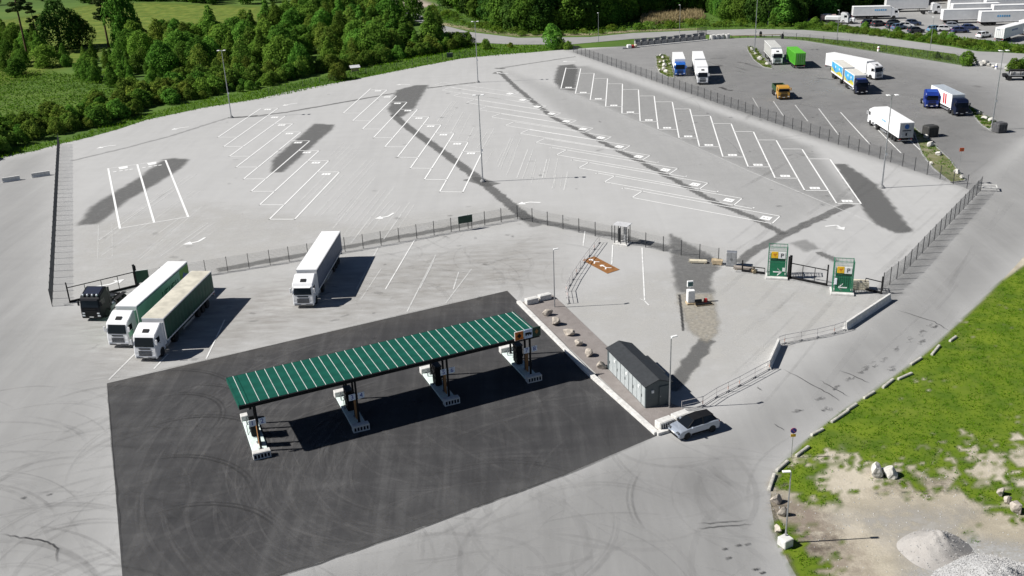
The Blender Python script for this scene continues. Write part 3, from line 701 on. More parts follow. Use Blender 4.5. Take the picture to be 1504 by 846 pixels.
# ------------------------------------------------------------------ gravel bed with kerb, blocks, boulders, hut
bedp = GP([(766, 445), (812, 434.5), (826, 447), (898, 516), (985, 593), (1004, 601), (986, 630), (965, 636)])
bed = tag(flat_up(MB().flat(bedp, .10), 'gravel_bed', m_bed), 'reddish gravel bed beside the forecourt', None, None, 'structure')
kp = GP([(761.5, 444.6), (824, 507.6), (861, 546), (964.5, 638.5), (990, 631)])
for i in range(len(kp) - 1):
    a, b = kp[i], kp[i + 1]; d = b - a; L = d.length; n = max(1, round(L / 2.4)) if i < 3 else 1
    for k in range(n):
        c = a + d * ((k + .5) / n)
        B((c.x, c.y, .13 + .0015 * (k % 2)), (L / n - .012, .5, .30), .02, math.atan2(d.y, d.x)).build('kerb_stone', m_conc, bed)
for (x, y), lab in [((760 + 68 / 3.253, 400 + 145 / 3.253), 'pale concrete block at the upper bed corner by the kerb'), ((760 + 130 / 3.253, 400 + 127 / 3.253), 'pale concrete block beside the thin lamp at the upper bed end')]:
    t = thing('concrete_block', lab, 'block', G(x, y + 1.5), A0, 'concrete blocks on the gravel bed'); B((0, 0, .42), (1.5, .75, .66), .04).build('block_body', m_conc, t); B((0, 0, .75), (1.1, .35, .05), .01).build('raised_top', m_conc, t)
for (x, y), lab in [((760 + 703 / 3.253, 400 + 742 / 3.253), 'slotted white concrete block at the lower bed corner by the kerb'), ((760 + 778 / 3.253, 400 + 712 / 3.253), 'slotted white concrete block tucked behind the silver car')]:
    p = G(x, y); slot_block('concrete_block', 1.6, .9, .8, None, (p.x, p.y, .06), A0 + .1, lab, 6, 'block', 'slotted blocks on the gravel bed')

def rock_mesh(seed, sx, sy, sz, m, rough=.35, sub=3, flat=False):
    r = random.Random(seed); bm = bmesh.new(); bmesh.ops.create_icosphere(bm, subdivisions=sub, radius=1)
    off = Vector((r.uniform(0, 50), r.uniform(0, 50), r.uniform(0, 50)))
    pl = [(Vector((r.gauss(0, 1), r.gauss(0, 1), r.gauss(0, .8))).normalized(), r.uniform(.5, .85)) for _ in range(13)]
    for v in bm.verts:
        p = v.co.copy()
        for nn, dd in pl:
            q = p.dot(nn)
            if q > dd: p -= nn * (q - dd) * .97
        p *= 1 + rough * .5 * mnoise.noise(p * 1.3 + off) + rough * .18 * mnoise.noise(p * 4 + off)
        v.co = Vector((p.x * sx, p.y * sy, p.z * sz))
    zmin = min(v.co.z for v in bm.verts)
    for v in bm.verts: v.co.z -= zmin * .82
    me = bpy.data.meshes.new('boulder'); bm.to_mesh(me); bm.free(); me.materials.append(m)
    if not flat: me.polygons.foreach_set('use_smooth', [True] * len(me.polygons))
    return me
def boulder(px, r, seed, lab, m=None, group=None, z=0.0, zs=.75, flat=True):
    o = link('boulder', rock_mesh(seed, r, r * .8, r * zs, m or m_rock, flat=flat), None, G(*px), rnd.uniform(0, 6)); o.location.z = z
    return tag(o, lab, 'boulder', group)
bl = ['buff boulder on the gravel bed, first from the upper blocks', 'buff boulder on the gravel bed, second from the upper blocks', 'grey-buff boulder on the gravel bed, third from the upper blocks', 'dark-sided boulder on the gravel bed, third from the hut', 'buff boulder on the gravel bed, second from the hut', 'pale boulder on the gravel bed right beside the hut']
for i, (x, y) in enumerate([(145, 208), (183, 253), (245, 303), (288, 352), (340, 402), (400, 460)]):
    boulder((760 + x / 3.253, 400 + y / 3.253), .62 + .08 * (i in (1, 2, 5)), 30 + i, bl[i], z=.08)

# equipment hut: two joined gabled cabins
hn, hf = G(948.4, 601.5), G(893, 543); hd = (hf - hn); hl_ = hd.length + .2; hd.normalize(); hs = Vector((hd.y, -hd.x, 0))
hut = thing('equipment_hut', 'dark grey gabled metal equipment hut on the gravel bed', 'hut', hn, math.atan2(hd.y, hd.x))
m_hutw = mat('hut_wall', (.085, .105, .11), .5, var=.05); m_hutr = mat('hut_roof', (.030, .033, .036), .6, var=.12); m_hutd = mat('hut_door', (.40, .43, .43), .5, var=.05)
HW, EV, RG = 2.6, 2.35, 2.85
split = hl_ * .60
for x0, x1, dz in ((0, split - .02, .04), (split + .02, hl_, .0)):
    pr = [(-HW / 2, .08), (HW / 2, .08), (HW / 2, EV), (0, RG - .05), (-HW / 2, EV)]
    mb = MB(); n = 5
    vs = [(x0 + .05, -HW / 2 + p[0], p[1]) for p in pr] + [(x1 - .05, -HW / 2 + p[0], p[1]) for p in pr]
    mb.add(vs, [tuple(range(5)), tuple(range(9, 4, -1))] + [(i, (i + 1) % 5, 5 + (i + 1) % 5, 5 + i) for i in range(5)])
    cab_ = mb.build('cabin', m_hutw, hut)
    for sg in (-1, 1):
        y0 = -HW / 2 + sg * (HW / 2 + .14); yr = -HW / 2
        MB().slab([(x0 - .08 * (x0 == 0), y0, EV - .06 + dz), (x1 + .08 * (x1 == hl_), y0, EV - .06 + dz), (x1 + .08 * (x1 == hl_), yr, RG + dz), (x0 - .08 * (x0 == 0), yr, RG + dz)] if sg < 0 else [(x0 - .08 * (x0 == 0), yr, RG + dz), (x1 + .08 * (x1 == hl_), yr, RG + dz), (x1 + .08 * (x1 == hl_), y0, EV - .06 + dz), (x0 - .08 * (x0 == 0), y0, EV - .06 + dz)], .07).build('roof', m_hutr, cab_)
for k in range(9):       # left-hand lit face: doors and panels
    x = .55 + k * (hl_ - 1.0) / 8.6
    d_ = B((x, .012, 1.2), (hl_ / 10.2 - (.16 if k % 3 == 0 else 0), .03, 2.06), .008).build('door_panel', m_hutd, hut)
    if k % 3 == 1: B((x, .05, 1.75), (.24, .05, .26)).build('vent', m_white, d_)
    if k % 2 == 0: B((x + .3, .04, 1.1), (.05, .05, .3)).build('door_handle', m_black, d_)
ed = B((-.0, -HW / 2 - .55, 1.15), (.10, .95, 2.0)).build('end_door', m_hutw, hut); B((-.06, -HW / 2 - .18, 1.1), (.05, .08, .12)).build('door_handle', m_steel, ed)
B((-.02, -HW / 2 + .62, 1.75), (.10, .24, .28)).build('end_sign', m_white, hut)
B((hl_ / 2, -HW / 2, .05), (hl_ + .1, HW + .1, .09)).build('plinth', m_concd, hut)
an = B((hl_ * .45, -HW - .22, 1.2), (hl_ * .42, .38, 2.05), .02).build('annex', m_hutw, hut)
B((hl_ * .45, -HW - .24, 2.26), (hl_ * .44, .46, .06)).build('annex_roof', m_hutr, an)

# ------------------------------------------------------------------ lamps
def tall_lamp(px, lab, h=14.2, rz=0.0, heads=2):
    t = thing('lamp_post', lab, 'lamp', G(*px), rz, 'tall floodlight masts')
    p = MB().tube([(0, 0, .3), (0, 0, h * .5), (0, 0, h)], [.12, .09, .055], 10).build('pole', m_steel, t)
    B((.14, 0, h * .37), (.25, .2, .35)).build('junction_box', m_white, p)
    MB().lathe([(.42, -.02), (.42, .18), (.24, .42), (.18, .42)], 14).build('footing', m_concd, t)
    MB().tube([(-.75, 0, h), (.75, 0, h)], .045, 6).build('cross_arm', m_steel, t)
    for x in ((-.62, .62) if heads == 2 else (-.62,)):
        B((x, -.18, h + .06), (.52, .72, .11), .03).build('lamp_head', m_white, t)
    return t
tall_lamp((340, 173), 'tall mast lamp where the left bays meet the shrub edge')
tall_lamp((709, 267), 'tall mast lamp standing at the end of the middle bay row')
tall_lamp((702, 121), 'tall mast lamp beyond the middle bays, near the meadow fence')
tall_lamp((1295, 276), 'tall mast lamp beside the dark triangular asphalt patch')
tall_lamp((1456, 191), 'tall mast lamp by the dark waste box in the truck yard')
tall_lamp((1108, 77), 'tall mast lamp rising from the stone island in the truck yard')
def small_lamp(px, lab, h=7.2, rz=0.0, z=0.0):
    t = thing('street_lamp', lab, 'lamp', G(*px), rz, 'slim street lamps'); t.location.z = z
    MB().tube([(0, 0, 0), (0, 0, h * .5), (0, 0, h), (.12, 0, h + .12)], [.075, .06, .045, .04], 8).build('pole', m_steel, t)
    B((.32, 0, h + .13), (.62, .26, .10), .03).build('lamp_head', m_white, t)
    return t
small_lamp((983, 600), 'slim street lamp beside the grey equipment hut', 7.2, .4, .10)
small_lamp((814.7, 452), 'slim street lamp at the upper end of the gravel bed', 7.1, .4)
small_lamp((1153, 798), 'slim street lamp set in a white block at the sandy corner', 6.2, math.pi)
for px, lab, h in [((879, 62), 'slim street lamp on the road bank, left of the concrete bins', 8), ((998, 49), 'slim street lamp on the road verge behind the concrete bins', 8), ((1128, 38), 'slim street lamp among the bushes at the forest edge', 7), ((1229, 60), 'slim street lamp on the strip between yard and public road', 8), ((1366, 73), 'slim street lamp on the strip facing the parked haulage cars', 8)]:
    small_lamp(px, lab, h, 1.9)

# ------------------------------------------------------------------ welded mesh fences
m_fence = mat('fence_wire', (.10, .105, .11), .5, .3)
PANELS = {}
def panel_mesh(w_, h, sp_=.11, r=.004):
    key = (round(w_, 2), h, sp_)
    if key in PANELS: return PANELS[key]
    mb = MB()
    def wire(a, b):
        a, b = Vector(a), Vector(b); d = (b - a).normalized(); u = Vector((0, r, 0)); v = d.cross(Vector((0, 1, 0))) * r
        mb.add([a + u, a + v, a - u, a - v, b + u, b + v, b - u, b - v], [(0, 1, 5, 4), (1, 2, 6, 5), (2, 3, 7, 6), (3, 0, 4, 7)])
    n = int(w_ / sp_)
    for i in range(1, n): wire((w_ * i / n, 0, .06), (w_ * i / n, 0, h))
    for k in range(int(h / .2) + 1): wire((0, 0, .08 + k * .2 * (h - .1) / (h - .0)), (w_, 0, .08 + k * .2 * (h - .1) / (h - .0)))
    PANELS[key] = mb.mesh('mesh_panel', m_fence)
    return PANELS[key]
post_cache = {}
def fence(pxs, lab, h=2.0, sp=2.55, group=None, post_m=None, ws=.11, wr=.006):
    P = [G(*p) for p in pxs]; t = thing('mesh_fence', lab, 'fence', P[0])
    key = h
    if key not in post_cache: post_cache[key] = B((0, 0, h / 2 + .05), (.075, .075, h + .10)).mesh('post', post_m or m_dsteel)
    for i in range(len(P) - 1):
        d = P[i + 1] - P[i]; n = max(1, round(d.length / sp)); w_ = d.length / n; ang = math.atan2(d.y, d.x)
        for k in range(n + (i == len(P) - 2)):
            q = P[i] + d * (k / n) - P[0]
            link('post', post_cache[key], t, q, ang)
            if k < n: link('mesh_panel', panel_mesh(w_, h, ws, wr), t, q, ang)
    return t
fence([(88, 213), (77, 450)], 'dark mesh fence seen edge-on along the left lane', 2.2, ws=.07, wr=.0045)
fence([(205, 420), (397, 388.8), (560, 360.5), (760, 321.5)], 'mesh fence behind the parked trucks, carrying a green board')
fence([(760, 321.5), (898.6, 352.5), (1055, 387)], 'mesh fence interrupted by the small turnstile shelter')
fence([(842, 77), (998, 132), (1151, 185.5), (1308, 238.5), (1420, 277)], 'long mesh fence dividing the painted lot from the truck yard', 2.1)
fence([(1440, 281), (1380, 345), (1327, 402), (1296, 427)], 'grey mesh fence running along the access road', 2.2, 2.5)
fence([(395, 140), (470, 124), (560, 106), (650, 89), (700, 81)], 'faint mesh fence on the meadow verge', 1.7, 4.5)
fence([(1150, 55.5), (1230, 64), (1340, 81), (1430, 96)], 'thin mesh fence on the strip between truck yard and public road', 1.6, 4.0)
# boards and gates
def board(px, wd, h, z0, rz, lab, cat='sign', m=None):
    t = thing('sign_board', lab, cat, G(*px), rz)
    B((0, -.06, z0 + h / 2), (wd, .05, h), .01).build('board', m or m_dgreen, t)
    for s in (-1, 1): B((s * (wd / 2 - .12), .0, (z0 + h) / 2), (.07, .07, z0 + h)).build('post', m_dsteel, t)
    B((0, -.06, z0 + h + .03), (wd, .06, .05)).build('top_trim', m_white, t)
    return t
board((684, 337), 2.15, 1.1, 1.0, A0, 'dark green board with white rim mounted on the fence')
board((213, 424), 1.5, 1.6, .9, A0 - .15, 'dark green board standing behind the white trailer roof')
board((661, 86), 1.6, 1.2, .3, A0 - .3, 'small dark green sign with white spot on the meadow verge')
m_gate = m_black
def slide_gate(pa, pb, lab, h=2.0, nb=4, tower=True):
    a, b = G(*pa), G(*pb); d = b - a; L = d.length
    t = thing('sliding_gate', lab, 'gate', a, math.atan2(d.y, d.x))
    B((L / 2, 0, .18), (L, .22, .22), .02).build('bottom_beam', m_gate, t)
    B((L / 2, 0, h), (L, .09, .09)).build('top_rail', m_gate, t)
    for k in range(nb + 1): B((L * k / nb * .98 + .05, 0, h / 2 + .1), (.07, .06, h - .2)).build('upright', m_gate, t)
    B((L / 2, 0, .012), (L + 1.5, .9, .03)).build('track', m_concd, t)
    B((.0, 0, h / 2 + .35), (.14, .14, h + .7)).build('end_post', m_gate, t)
    if tower:
        for s in (-.25, .25): B((L + .1, s, h / 2 + .45), (.28, .12, h + .9)).build('guide_post', m_gate, t)
        B((L + .1, 0, h + .7), (.26, .38, .2)).build('motor_head', m_gate, t)
    return t
slide_gate((103, 445), (201, 421), 'black sliding gate beside the parked black tractor unit')
slide_gate((1214, 420), (1160, 409), 'black sliding gate between the two green arrow towers', 2.0, 3)
slide_gate((1294, 432), (1270, 426), 'short black gate leaf beside the access road fence', 1.5, 1, False)
slide_gate((1090, 399), (1123, 403), 'low black barrier leading to the right-arrow tower', .8, 2, False)

# ------------------------------------------------------------------ green entrance towers
m_mesh = mat('green_mesh', (.05, .22, .13), .5)
def tower(px, arrow_dir, lab, rz):
    t = thing('entrance_tower', lab, 'sign', G(*px), rz, 'green entrance towers at the gate')
    W, D, Hh = 2.25, 1.25, 3.9
    B((0, -.15, .13), (W + .35, D + .75, .26), .03).build('base_slab', m_conc, t)
    fp = B((0, -D / 2 + .03, 1.75), (W - .45, .07, 2.95), .01).build('front_panel', m_greenp, t)
    for s in (-1, 1):
        for y in (-D / 2, D / 2): B((s * (W / 2 - .04), y, Hh / 2 + .2), (.07, .07, Hh - .05)).build('cage_post', m_mesh, t)
    for z in (.35, 2.1, Hh + .12):
        for y in (-D / 2, D / 2): B((0, y + .004, z), (W - .15, .05, .05)).build('cage_rail', m_mesh, t)
        for s in (-1, 1): B((s * (W / 2 - .04), 0, z - .002), (.05, D - .08, .05)).build('cage_rail', m_mesh, t)
    mb = MB(); r = .016
    n = 16
    for i in range(1, n):
        x = -W / 2 + W * i / n; mb.box((x, D / 2, Hh / 2 + .2), (r, r, Hh - .2))
        if not (W * -.4 < x < W * .4): mb.box((x, -D / 2, Hh / 2 + .2), (r, r, Hh - .2))
        mb.box((x, -D / 2, 3.65), (r, r, .9)); 
    for i in range(1, 9):
        for s in (-1, 1): mb.box((s * (W / 2 - .04), -D / 2 + D * i / 9, Hh / 2 + .2), (r, r, Hh - .2))
    for k in range(1, 14):
        for y in (-D / 2 + .012, D / 2 + .012): mb.box((0, y, .3 + k * .28), (W, r, r) if y > 0 else (.01, r, r))
        for s in (-1, 1): mb.box((s * (W / 2 - .03), 0, .3 + k * .28), (r, D, r))
    for i in range(1, 5): mb.box((-W / 2 + W * i / 5, 0, Hh + .12), (r * 1.5, D, r))
    mb.build('mesh_infill', m_mesh, t)
    ys = B((-.38, -D / 2 - .05, 3.05), (.78, .07, .8), .02).build('yellow_sign', m_yellow, fp)
    mk = MB().box((-.38, -D / 2 - .09, 3.1), (.36, .012, .06)); mk.box((-.38, -D / 2 - .092, 3.02), (.07, .012, .28)); mk.box((-.5, -D / 2 - .091, 3.18), (.07, .012, .12)); mk.box((-.26, -D / 2 - .091, 3.18), (.07, .012, .12))
    mk.build('symbol', m_orsign, ys)
    ps = B((.45, -D / 2 - .05, 3.0), (.82, .07, .8), .02).build('parking_sign', m_white, fp)
    o = link('lettering', text_mesh('P', .72, m_black), ps, (.45, -D / 2 - .096, 3.0)); o.rotation_euler = (math.pi / 2, 0, 0)
    B((0, -D / 2 - .01, 2.42), (W - .5, .06, .10)).build('trim_bar', m_dgreen, fp)
    B((-.38, -D / 2 - .015, 2.5), (.5, .03, .08)).build('small_text', m_mesh, fp)
    s = 1 if arrow_dir > 0 else -1
    y = -D / 2 - .02; z = .85
    ar = MB(); ar.box((-.05 * s, y, z), (.85, .03, .13))
    for q in (-1, 1): ar.slab([(s * .5, y + .015, z + q * .07), (s * .5, y + .015, z - q * .10), (s * .02, y + .015, z + q * .36), (s * .02, y + .015, z + q * .52)], .02 if True else 0)
    ar.build('arrow', m_white, fp)
    if s > 0: B((.75, -D / 2 - .05, 1.2), (.3, .06, .45)).build('notice', m_white, fp)
    else:
        B((-.82, -D / 2 - .05, 1.6), (.28, .07, .8), .03).build('notice', m_pblue, fp)
        for k in range(6): B((-.62 + k * .24, -D / 2 + .0, 1.55), (.035, .06, 1.4)).build('panel_rib', m_dgreen, fp)
    return t
AT = math.radians(-14)
tower((1140.5, 406), 1, 'green mesh tower with P sign and arrow pointing right', AT)
tower((1236, 429), -1, 'green mesh tower with P sign and arrow pointing left', AT)
# turnstile shelter on the fence
ts = thing('turnstile_shelter', 'small roofed turnstile shelter set in the mesh fence', 'turnstile', G(914, 358), math.radians(-30))
B((0, 0, .1), (2.0, 1.5, .2), .03).build('base_slab', m_conc, ts)
MB().slab([(-1.05, -.8, 2.75), (1.05, -.8, 2.75), (1.05, .8, 2.75), (-1.05, .8, 2.75)], .08).build('roof', mat('shelter_roof', (.55, .55, .55), .5), ts)
for x in (-.85, .0, .85):
    for y in (-.6, .6): B((x, y, 1.48), (.08, .08, 2.55)).build('post', m_dsteel, ts)
MB().tube([(.42, 0, .2), (.42, 0, 2.6)], .07, 8).build('rotor', m_steel, ts)
for k in range(10):
    z = .45 + k * .21
    for a in (0, 1.57): MB().tube([(.42 - .42 * math.cos(a), -.42 * math.sin(a), z), (.42 + .42 * math.cos(a), .42 * math.sin(a), z)], .025, 6).build('rotor_arm', m_steel, ts)
B((-.5, 0, 1.2), (.25, .3, 1.9), .03).build('card_cabinet', m_dsteel, ts)
# shelter roof on the meadow verge
sh = thing('notice_shelter', 'small pitched notice shelter on the grass verge', 'shelter', G(522, 108), .3)
for x in (-.9, .9): B((x, 0, .8), (.12, .12, 1.6)).build('post', m_wood, sh)
B((0, .04, 1.0), (1.7, .06, .9)).build('board', m_wood, sh)
MB().slab([(-1.3, -.9, 1.55), (1.3, -.9, 1.55), (1.3, .6, 2.0), (-1.3, .6, 2.0)], .08).build('roof', mat('shelter_roof'  , (.55, .55, .55), .5), sh)

# ------------------------------------------------------------------ barriers, railings, loose goods
def wall_barrier(pa, pb, lab, h=1.0, wd=.55, n=3):
    a, b = G(*pa), G(*pb); d = b - a; L = d.length
    t = thing('concrete_barrier', lab, 'barrier', a, math.atan2(d.y, d.x))
    for k in range(n):
        l = L / n; mb = MB(); pr = [(-wd / 2, 0), (wd / 2, 0), (wd / 2, .12), (wd * .28, .35), (wd * .2, h), (-wd * .2, h), (-wd * .28, .35), (-wd / 2, .12)]
        vs = [(k * l + .012, p[0], p[1]) for p in pr] + [((k + 1) * l - .012, p[0], p[1]) for p in pr]; q = len(pr)
        mb.add(vs, [tuple(range(q)), tuple(range(2 * q - 1, q - 1, -1))] + [(i, (i + 1) % q, q + (i + 1) % q, q + i) for i in range(q)])
        mb.build('barrier_segment', m_conc, t)
    return t
wall_barrier((1241, 484), (1306, 441), 'long concrete barrier wall at the bend of the access road', .85, .6, 3)
wall_barrier((1128, 542), (1143, 508), 'short concrete barrier wall linking two pipe railings', .85, .6, 1)
wall_barrier((4, 268), (30, 264), 'concrete barrier block by the left lane, farther from the edge-on fence', .8, .7, 1)
wall_barrier((47, 261), (74, 257), 'concrete barrier block by the left lane, close to the edge-on fence', .8, .7, 1)
m_rail = mat('rail_pipe', (.50, .48, .47), .5, .2); m_ow = mat('rail_orange', (.72, .45, .36), .6)
def railing(pxs, lab, h=1.05, sp=2.2):
    P = [G(*p) for p in pxs]; t = thing('pipe_railing', lab, 'railing', P[0])
    Q = [p - P[0] for p in P]; rng_ = random.Random(len(pxs))
    for z, r in ((h, .035), (.12, .04), (h * .55, .022)):
        MB().tube([(q.x, q.y, z) for q in Q], r, 6).build('rail', m_rail, t)
    for i in range(len(Q) - 1):
        d = Q[i + 1] - Q[i]; n = max(1, round(d.length / sp))
        for k in range(n + (i == len(Q) - 2)):
            p = Q[i] + d * (k / n)
            po = MB().tube([(p.x, p.y, .0), (p.x, p.y, h + .04)], .03, 6).build('post', m_rail, t)
            B((p.x, p.y, .04), (.5, .2, .08), .02, rng_.uniform(0, 1)).build('foot', m_concd, po)
            if (i + k) % 2: MB().tube([(p.x, p.y, .3), (p.x, p.y, .62)], .045, 6).build('reflective_band', m_ow, po)
    return t
railing([(1001, 604), (1032, 597), (1052, 584), (1086, 567), (1130, 543)], 'pipe railing running from the silver car to the short concrete wall')
railing([(1143, 508), (1152, 505), (1200, 496), (1225, 490), (1241, 485)], 'pipe railing between the two concrete walls')
railing([(835, 446), (832, 428), (841, 411), (858, 386), (880, 357)], 'pipe railing left of the brown ground panel', 1.0)
# barricade at the yard exit
bc = thing('barricade', 'low grey barricade frame where the yard meets the road', 'barrier', G(1450, 279), math.radians(-20))
for y in (-.7, .7):
    for x in (-1.2, 1.2): B((x, y, .3), (.1, .1, .6)).build('leg', m_concd, bc)
    B((0, y, .6), (2.6, .14, .16)).build('beam', m_conc, bc)
B((1.2, 0, .61), (.14, 1.3, .14)).build('cross_beam', m_conc, bc)
# payment pillar on loose soil
kp_ = thing('fuel_pillar', 'white service pillar with dark screen on the loose soil patch', 'pillar', G(1014, 446), .1)
B((0, 0, .12), (1.0, .9, .22), .02).build('pallet', m_wood, kp_)
B((0, 0, 1.0), (.85, .7, 1.5), .05).build('cabinet', m_white, kp_)
B((.0, .35, 1.95), (.12, .12, 1.1)).build('mast', m_steel, kp_)
hd_ = B((0, .35, 2.35), (.72, .25, .75), .04).build('screen_head', m_white, kp_); B((0, .215, 2.33), (.56, .03, .5)).build('screen', mat('screen_green', (.05, .12, .12), .3), hd_)
mp_ = thing('equipment_pallet', 'dark sheet and red canister on a pallet by the service pillar', 'pallet', G(1033, 447), .15)
for k in range(5): B((0, -.45 + k * .22, .13), (2.0, .15, .05)).build('plank', m_wood, mp_)
for y in (-.45, 0, .43): B((0, y, .05), (2.0, .1, .1)).build('bearer', m_wood, mp_)
B((-.1, -.3, .22), (1.9, .4, .12), .02).build('sheet', m_black, mp_); B((-.5, .3, .35), (.8, .3, .35), .03).build('box', m_dsteel, mp_)
MB().lathe([(.01, .16), (.22, .16), (.25, .3), (.22, .55), (.1, .62), (.01, .62)], 12, 'z', (.35, .25, 0)).build('canister', m_red, mp_)
# cabinet, pallets by the fence
cb = thing('steel_cabinet', 'grey double-door steel cabinet against the mesh fence', 'cabinet', G(1074, 390), math.radians(-16))
B((0, 0, .95), (1.25, .7, 1.9), .03).build('cabinet_body', m_steel, cb)
for s in (-1, 1): d_ = B((s * .31, -.36, .97), (.58, .04, 1.75), .01).build('door', m_steel, cb); B((s * .08, -.4, .97), (.03, .04, .25)).build('handle', m_black, d_)
B((0, 0, .02), (1.3, .75, .06)).build('base', m_black, cb)
def timber(px, L, n, lab, rz, layers=1, m=None):
    t = thing('timber_stack', lab, 'timber', G(*px), rz)
    for x in (-L * .35, L * .35): B((x, 0, .06), (.1, n * .17, .12)).build('bearer', m_wood, t)
    for l in range(layers):
        for k in range(n): B((rnd.uniform(-.1, .1), (k - (n - 1) / 2) * .17, .18 + l * .13), (L * rnd.uniform(.9, 1), .15, .11)).build('plank', m or m_wood, t)
    return t
m_board = mat('pale_board', (.66, .60, .46), .8, var=.1)
timber((1025.5, 386), 2.3, 4, 'pale boards stacked flat beside the fence', math.radians(-12), 2, m_board)
timber((1053, 388), 1.3, 5, 'square pallet load of timber beside the steel cabinet', math.radians(-18), 4)
timber((1093, 396), 2.6, 4, 'long grey-brown timber stack in front of the low black barrier', math.radians(-18), 2, mat('grey_wood', (.33, .29, .25), .85, var=.15))
wr = thing('cable_reel', 'small wooden cable reel lying by the low black barrier', 'reel', G(1107, 401.5), .3)
MB().lathe([(.28, -.2), (.28, -.15), (.14, -.15), (.14, .15), (.28, .15), (.28, .2)], 14, 'y', (0, 0, .28)).build('drum', m_wood, wr)
cr = thing('wooden_crate', 'pale wooden crate behind the left-arrow tower', 'crate', G(1262, 424), math.radians(-14))
for z in (.2, .5, .8): 
    for y in (-.45, .45): B((0, y, z), (1.9, .05, .26)).build('plank', m_board, cr)
    for x in (-.97, .97): B((x, 0, z), (.05, .94, .26)).build('plank', m_board, cr)
B((0, 0, .95), (1.98, 1.0, .05)).build('lid', m_board, cr)

# ------------------------------------------------------------------ concrete bins and boxes in the yard
lb = thing('bin_ledge', 'long pale ledge under the row of dark concrete bins', 'ledge', G(934, 69.5), 0)
a, b = G(934, 69.5), G(1038, 59.2); d = b - a; lb.rotation_euler.z = math.atan2(d.y, d.x)
B((d.length / 2, .5, .12), (d.length + .5, 1.6, .24), .03).build('ledge_body', m_conc, lb)
for k in range(11):
    p = a + d * ((k + .5) / 11)
    t = thing('concrete_bin', 'dark grey open concrete bin in the row on the pale ledge', 'bin', p, math.atan2(d.y, d.x), 'row of dark concrete bins')
    hh = 1.75 + .15 * math.sin(k * 2.1); ww = d.length / 11 - .18
    B((0, 1.25, .24 + hh / 2), (ww, .16, hh), .02).build('back_wall', m_concd, t)
    B((0, .55, .24 + .5), (ww, .12, 1.0), .02).build('front_wall', m_concd, t)
    for s in (-1, 1): B((s * (ww / 2 - .06), .9, .24 + .7), (.12, .55, 1.4), .01).build('side_wall', m_concd, t)
st = thing('container_stand', 'dark slatted cage standing behind the concrete bins', 'cage', G(1031, 51), .3)
for k in range(8): B((-1.5 + k * .43, 0, 1.0), (.1, .1, 2.0)).build('slat', m_dsteel, st)
for z in (.2, 1.1, 2.0): B((0, .06, z), (3.2, .06, .1)).build('rail', m_dsteel, st)
for i, (x, y) in enumerate([(1046, 57.5), (1053, 57), (1060, 56.5), (1068, 56.2)]):
    t = thing('concrete_pipe', 'short pale concrete ring standing beside the dark bins', 'pipe', G(x, y), .2 * i, 'pale concrete rings by the bins')
    MB().lathe([(.62, 0), (.75, 0), (.75, 1.2), (.62, 1.2), (.62, 1.1)], 16).build('ring', m_conc, t)
wp_ = thing('waste_pile', 'white and red wrapped goods at the end of the bin row', 'goods', G(924, 70.8), .2)
B((0, 0, .5), (1.2, 1, 1.0), .15).build('white_bag', m_white, wp_); B((1.1, .1, .4), (.6, .8, .8), .1).build('red_bag', m_red, wp_); B((1.9, .1, .45), (.7, .8, .9), .15).build('beige_bag', m_board, wp_); B((-1.4, -.2, .15), (1.4, .8, .3), .05).build('flat_bag', m_steel, wp_)
def dark_box(px, s, lab, m):
    t = thing('waste_box', lab, 'bin', G(*px), .25)
    B((0, 0, s / 2), (s * 1.15, s, s), .12).build('box_body', m, t); B((0, 0, s + .04), (s * 1.0, s * .85, .1), .04).build('lid', m, t)
    for k in (-.35, 0, .35): B((s * k, -s / 2 - .02, s * .5), (.06, .05, s * .7)).build('rib', m_dsteel, t)
dark_box((1365.5, 200), 1.9, 'dark ribbed waste box near the rear of the white reefer truck', mat('waste_dark', (.045, .045, .042), .7, var=.2))
dark_box((1467.5, 194), 1.7, 'dark grey waste box by the mast lamp in the truck yard', mat('waste_grey', (.085, .085, .088), .7, var=.2))
rs = thing('stop_sign', 'orange-red sign plate on a thin post at the yard exit', 'sign', G(1410, 238), 0)
MB().tube([(0, 0, 0), (0, 0, 2.2)], .03, 6).build('post', m_steel, rs); B((0, -.05, 2.1), (.75, .03, .6), .01).build('plate', mat('sign_orange', (.8, .12, .03), .5), rs); B((0, -.07, 2.1), (.5, .01, .12)).build('bar', m_orange, rs)
ns = thing('no_parking_sign', 'round blue and red sign on a thin post by the grass verge', 'sign', G(1162, 673), 0)
MB().tube([(0, 0, 0), (0, 0, 2.9)], .03, 6).build('post', m_steel, ns)
mb = MB(); mb.lathe([(.27, -.06), (.27, -.04)], 20, 'y', (0, 0, 2.75)); rr = mb.build('plate', mat('sign_red', (.55, .10, .16), .5), ns)
mb = MB(); mb.lathe([(.225, -.075), (.225, -.062)], 20, 'y', (0, 0, 2.75)); mb.build('blue_disc', m_blue, rr)
MB().slab([(-.19, -.08, 2.92), (-.15, -.08, 2.96), (.19, -.08, 2.58), (.15, -.08, 2.54)], .01).build('red_bar', MATS['sign_red'], rr)
B((0, -.05, 2.28), (.42, .03, .26)).build('sub_plate', m_yellow, ns)
yb = thing('yard_bollard', 'white bollard at the edge of the grass strip by the yard', 'bollard', G(1290, 75.3), 0)
MB().lathe([(.01, 0), (.34, 0), (.3, 1.1), (.2, 1.25), (.01, 1.25)], 12).build('body', m_white, yb); MB().lathe([(.33, .7), (.33, .85)], 12).build('band', m_red, yb)
wb = thing('white_marker', 'white marker post beside the rubble at the grass strip end', 'post', G(1463, 101.5), 0)
MB().lathe([(.01, 0), (.32, 0), (.26, 1.2), (.01, 1.3)], 10).build('body', m_white, wb); MB().lathe([(.31, .5), (.3, .7)], 10).build('band', m_blue, wb)
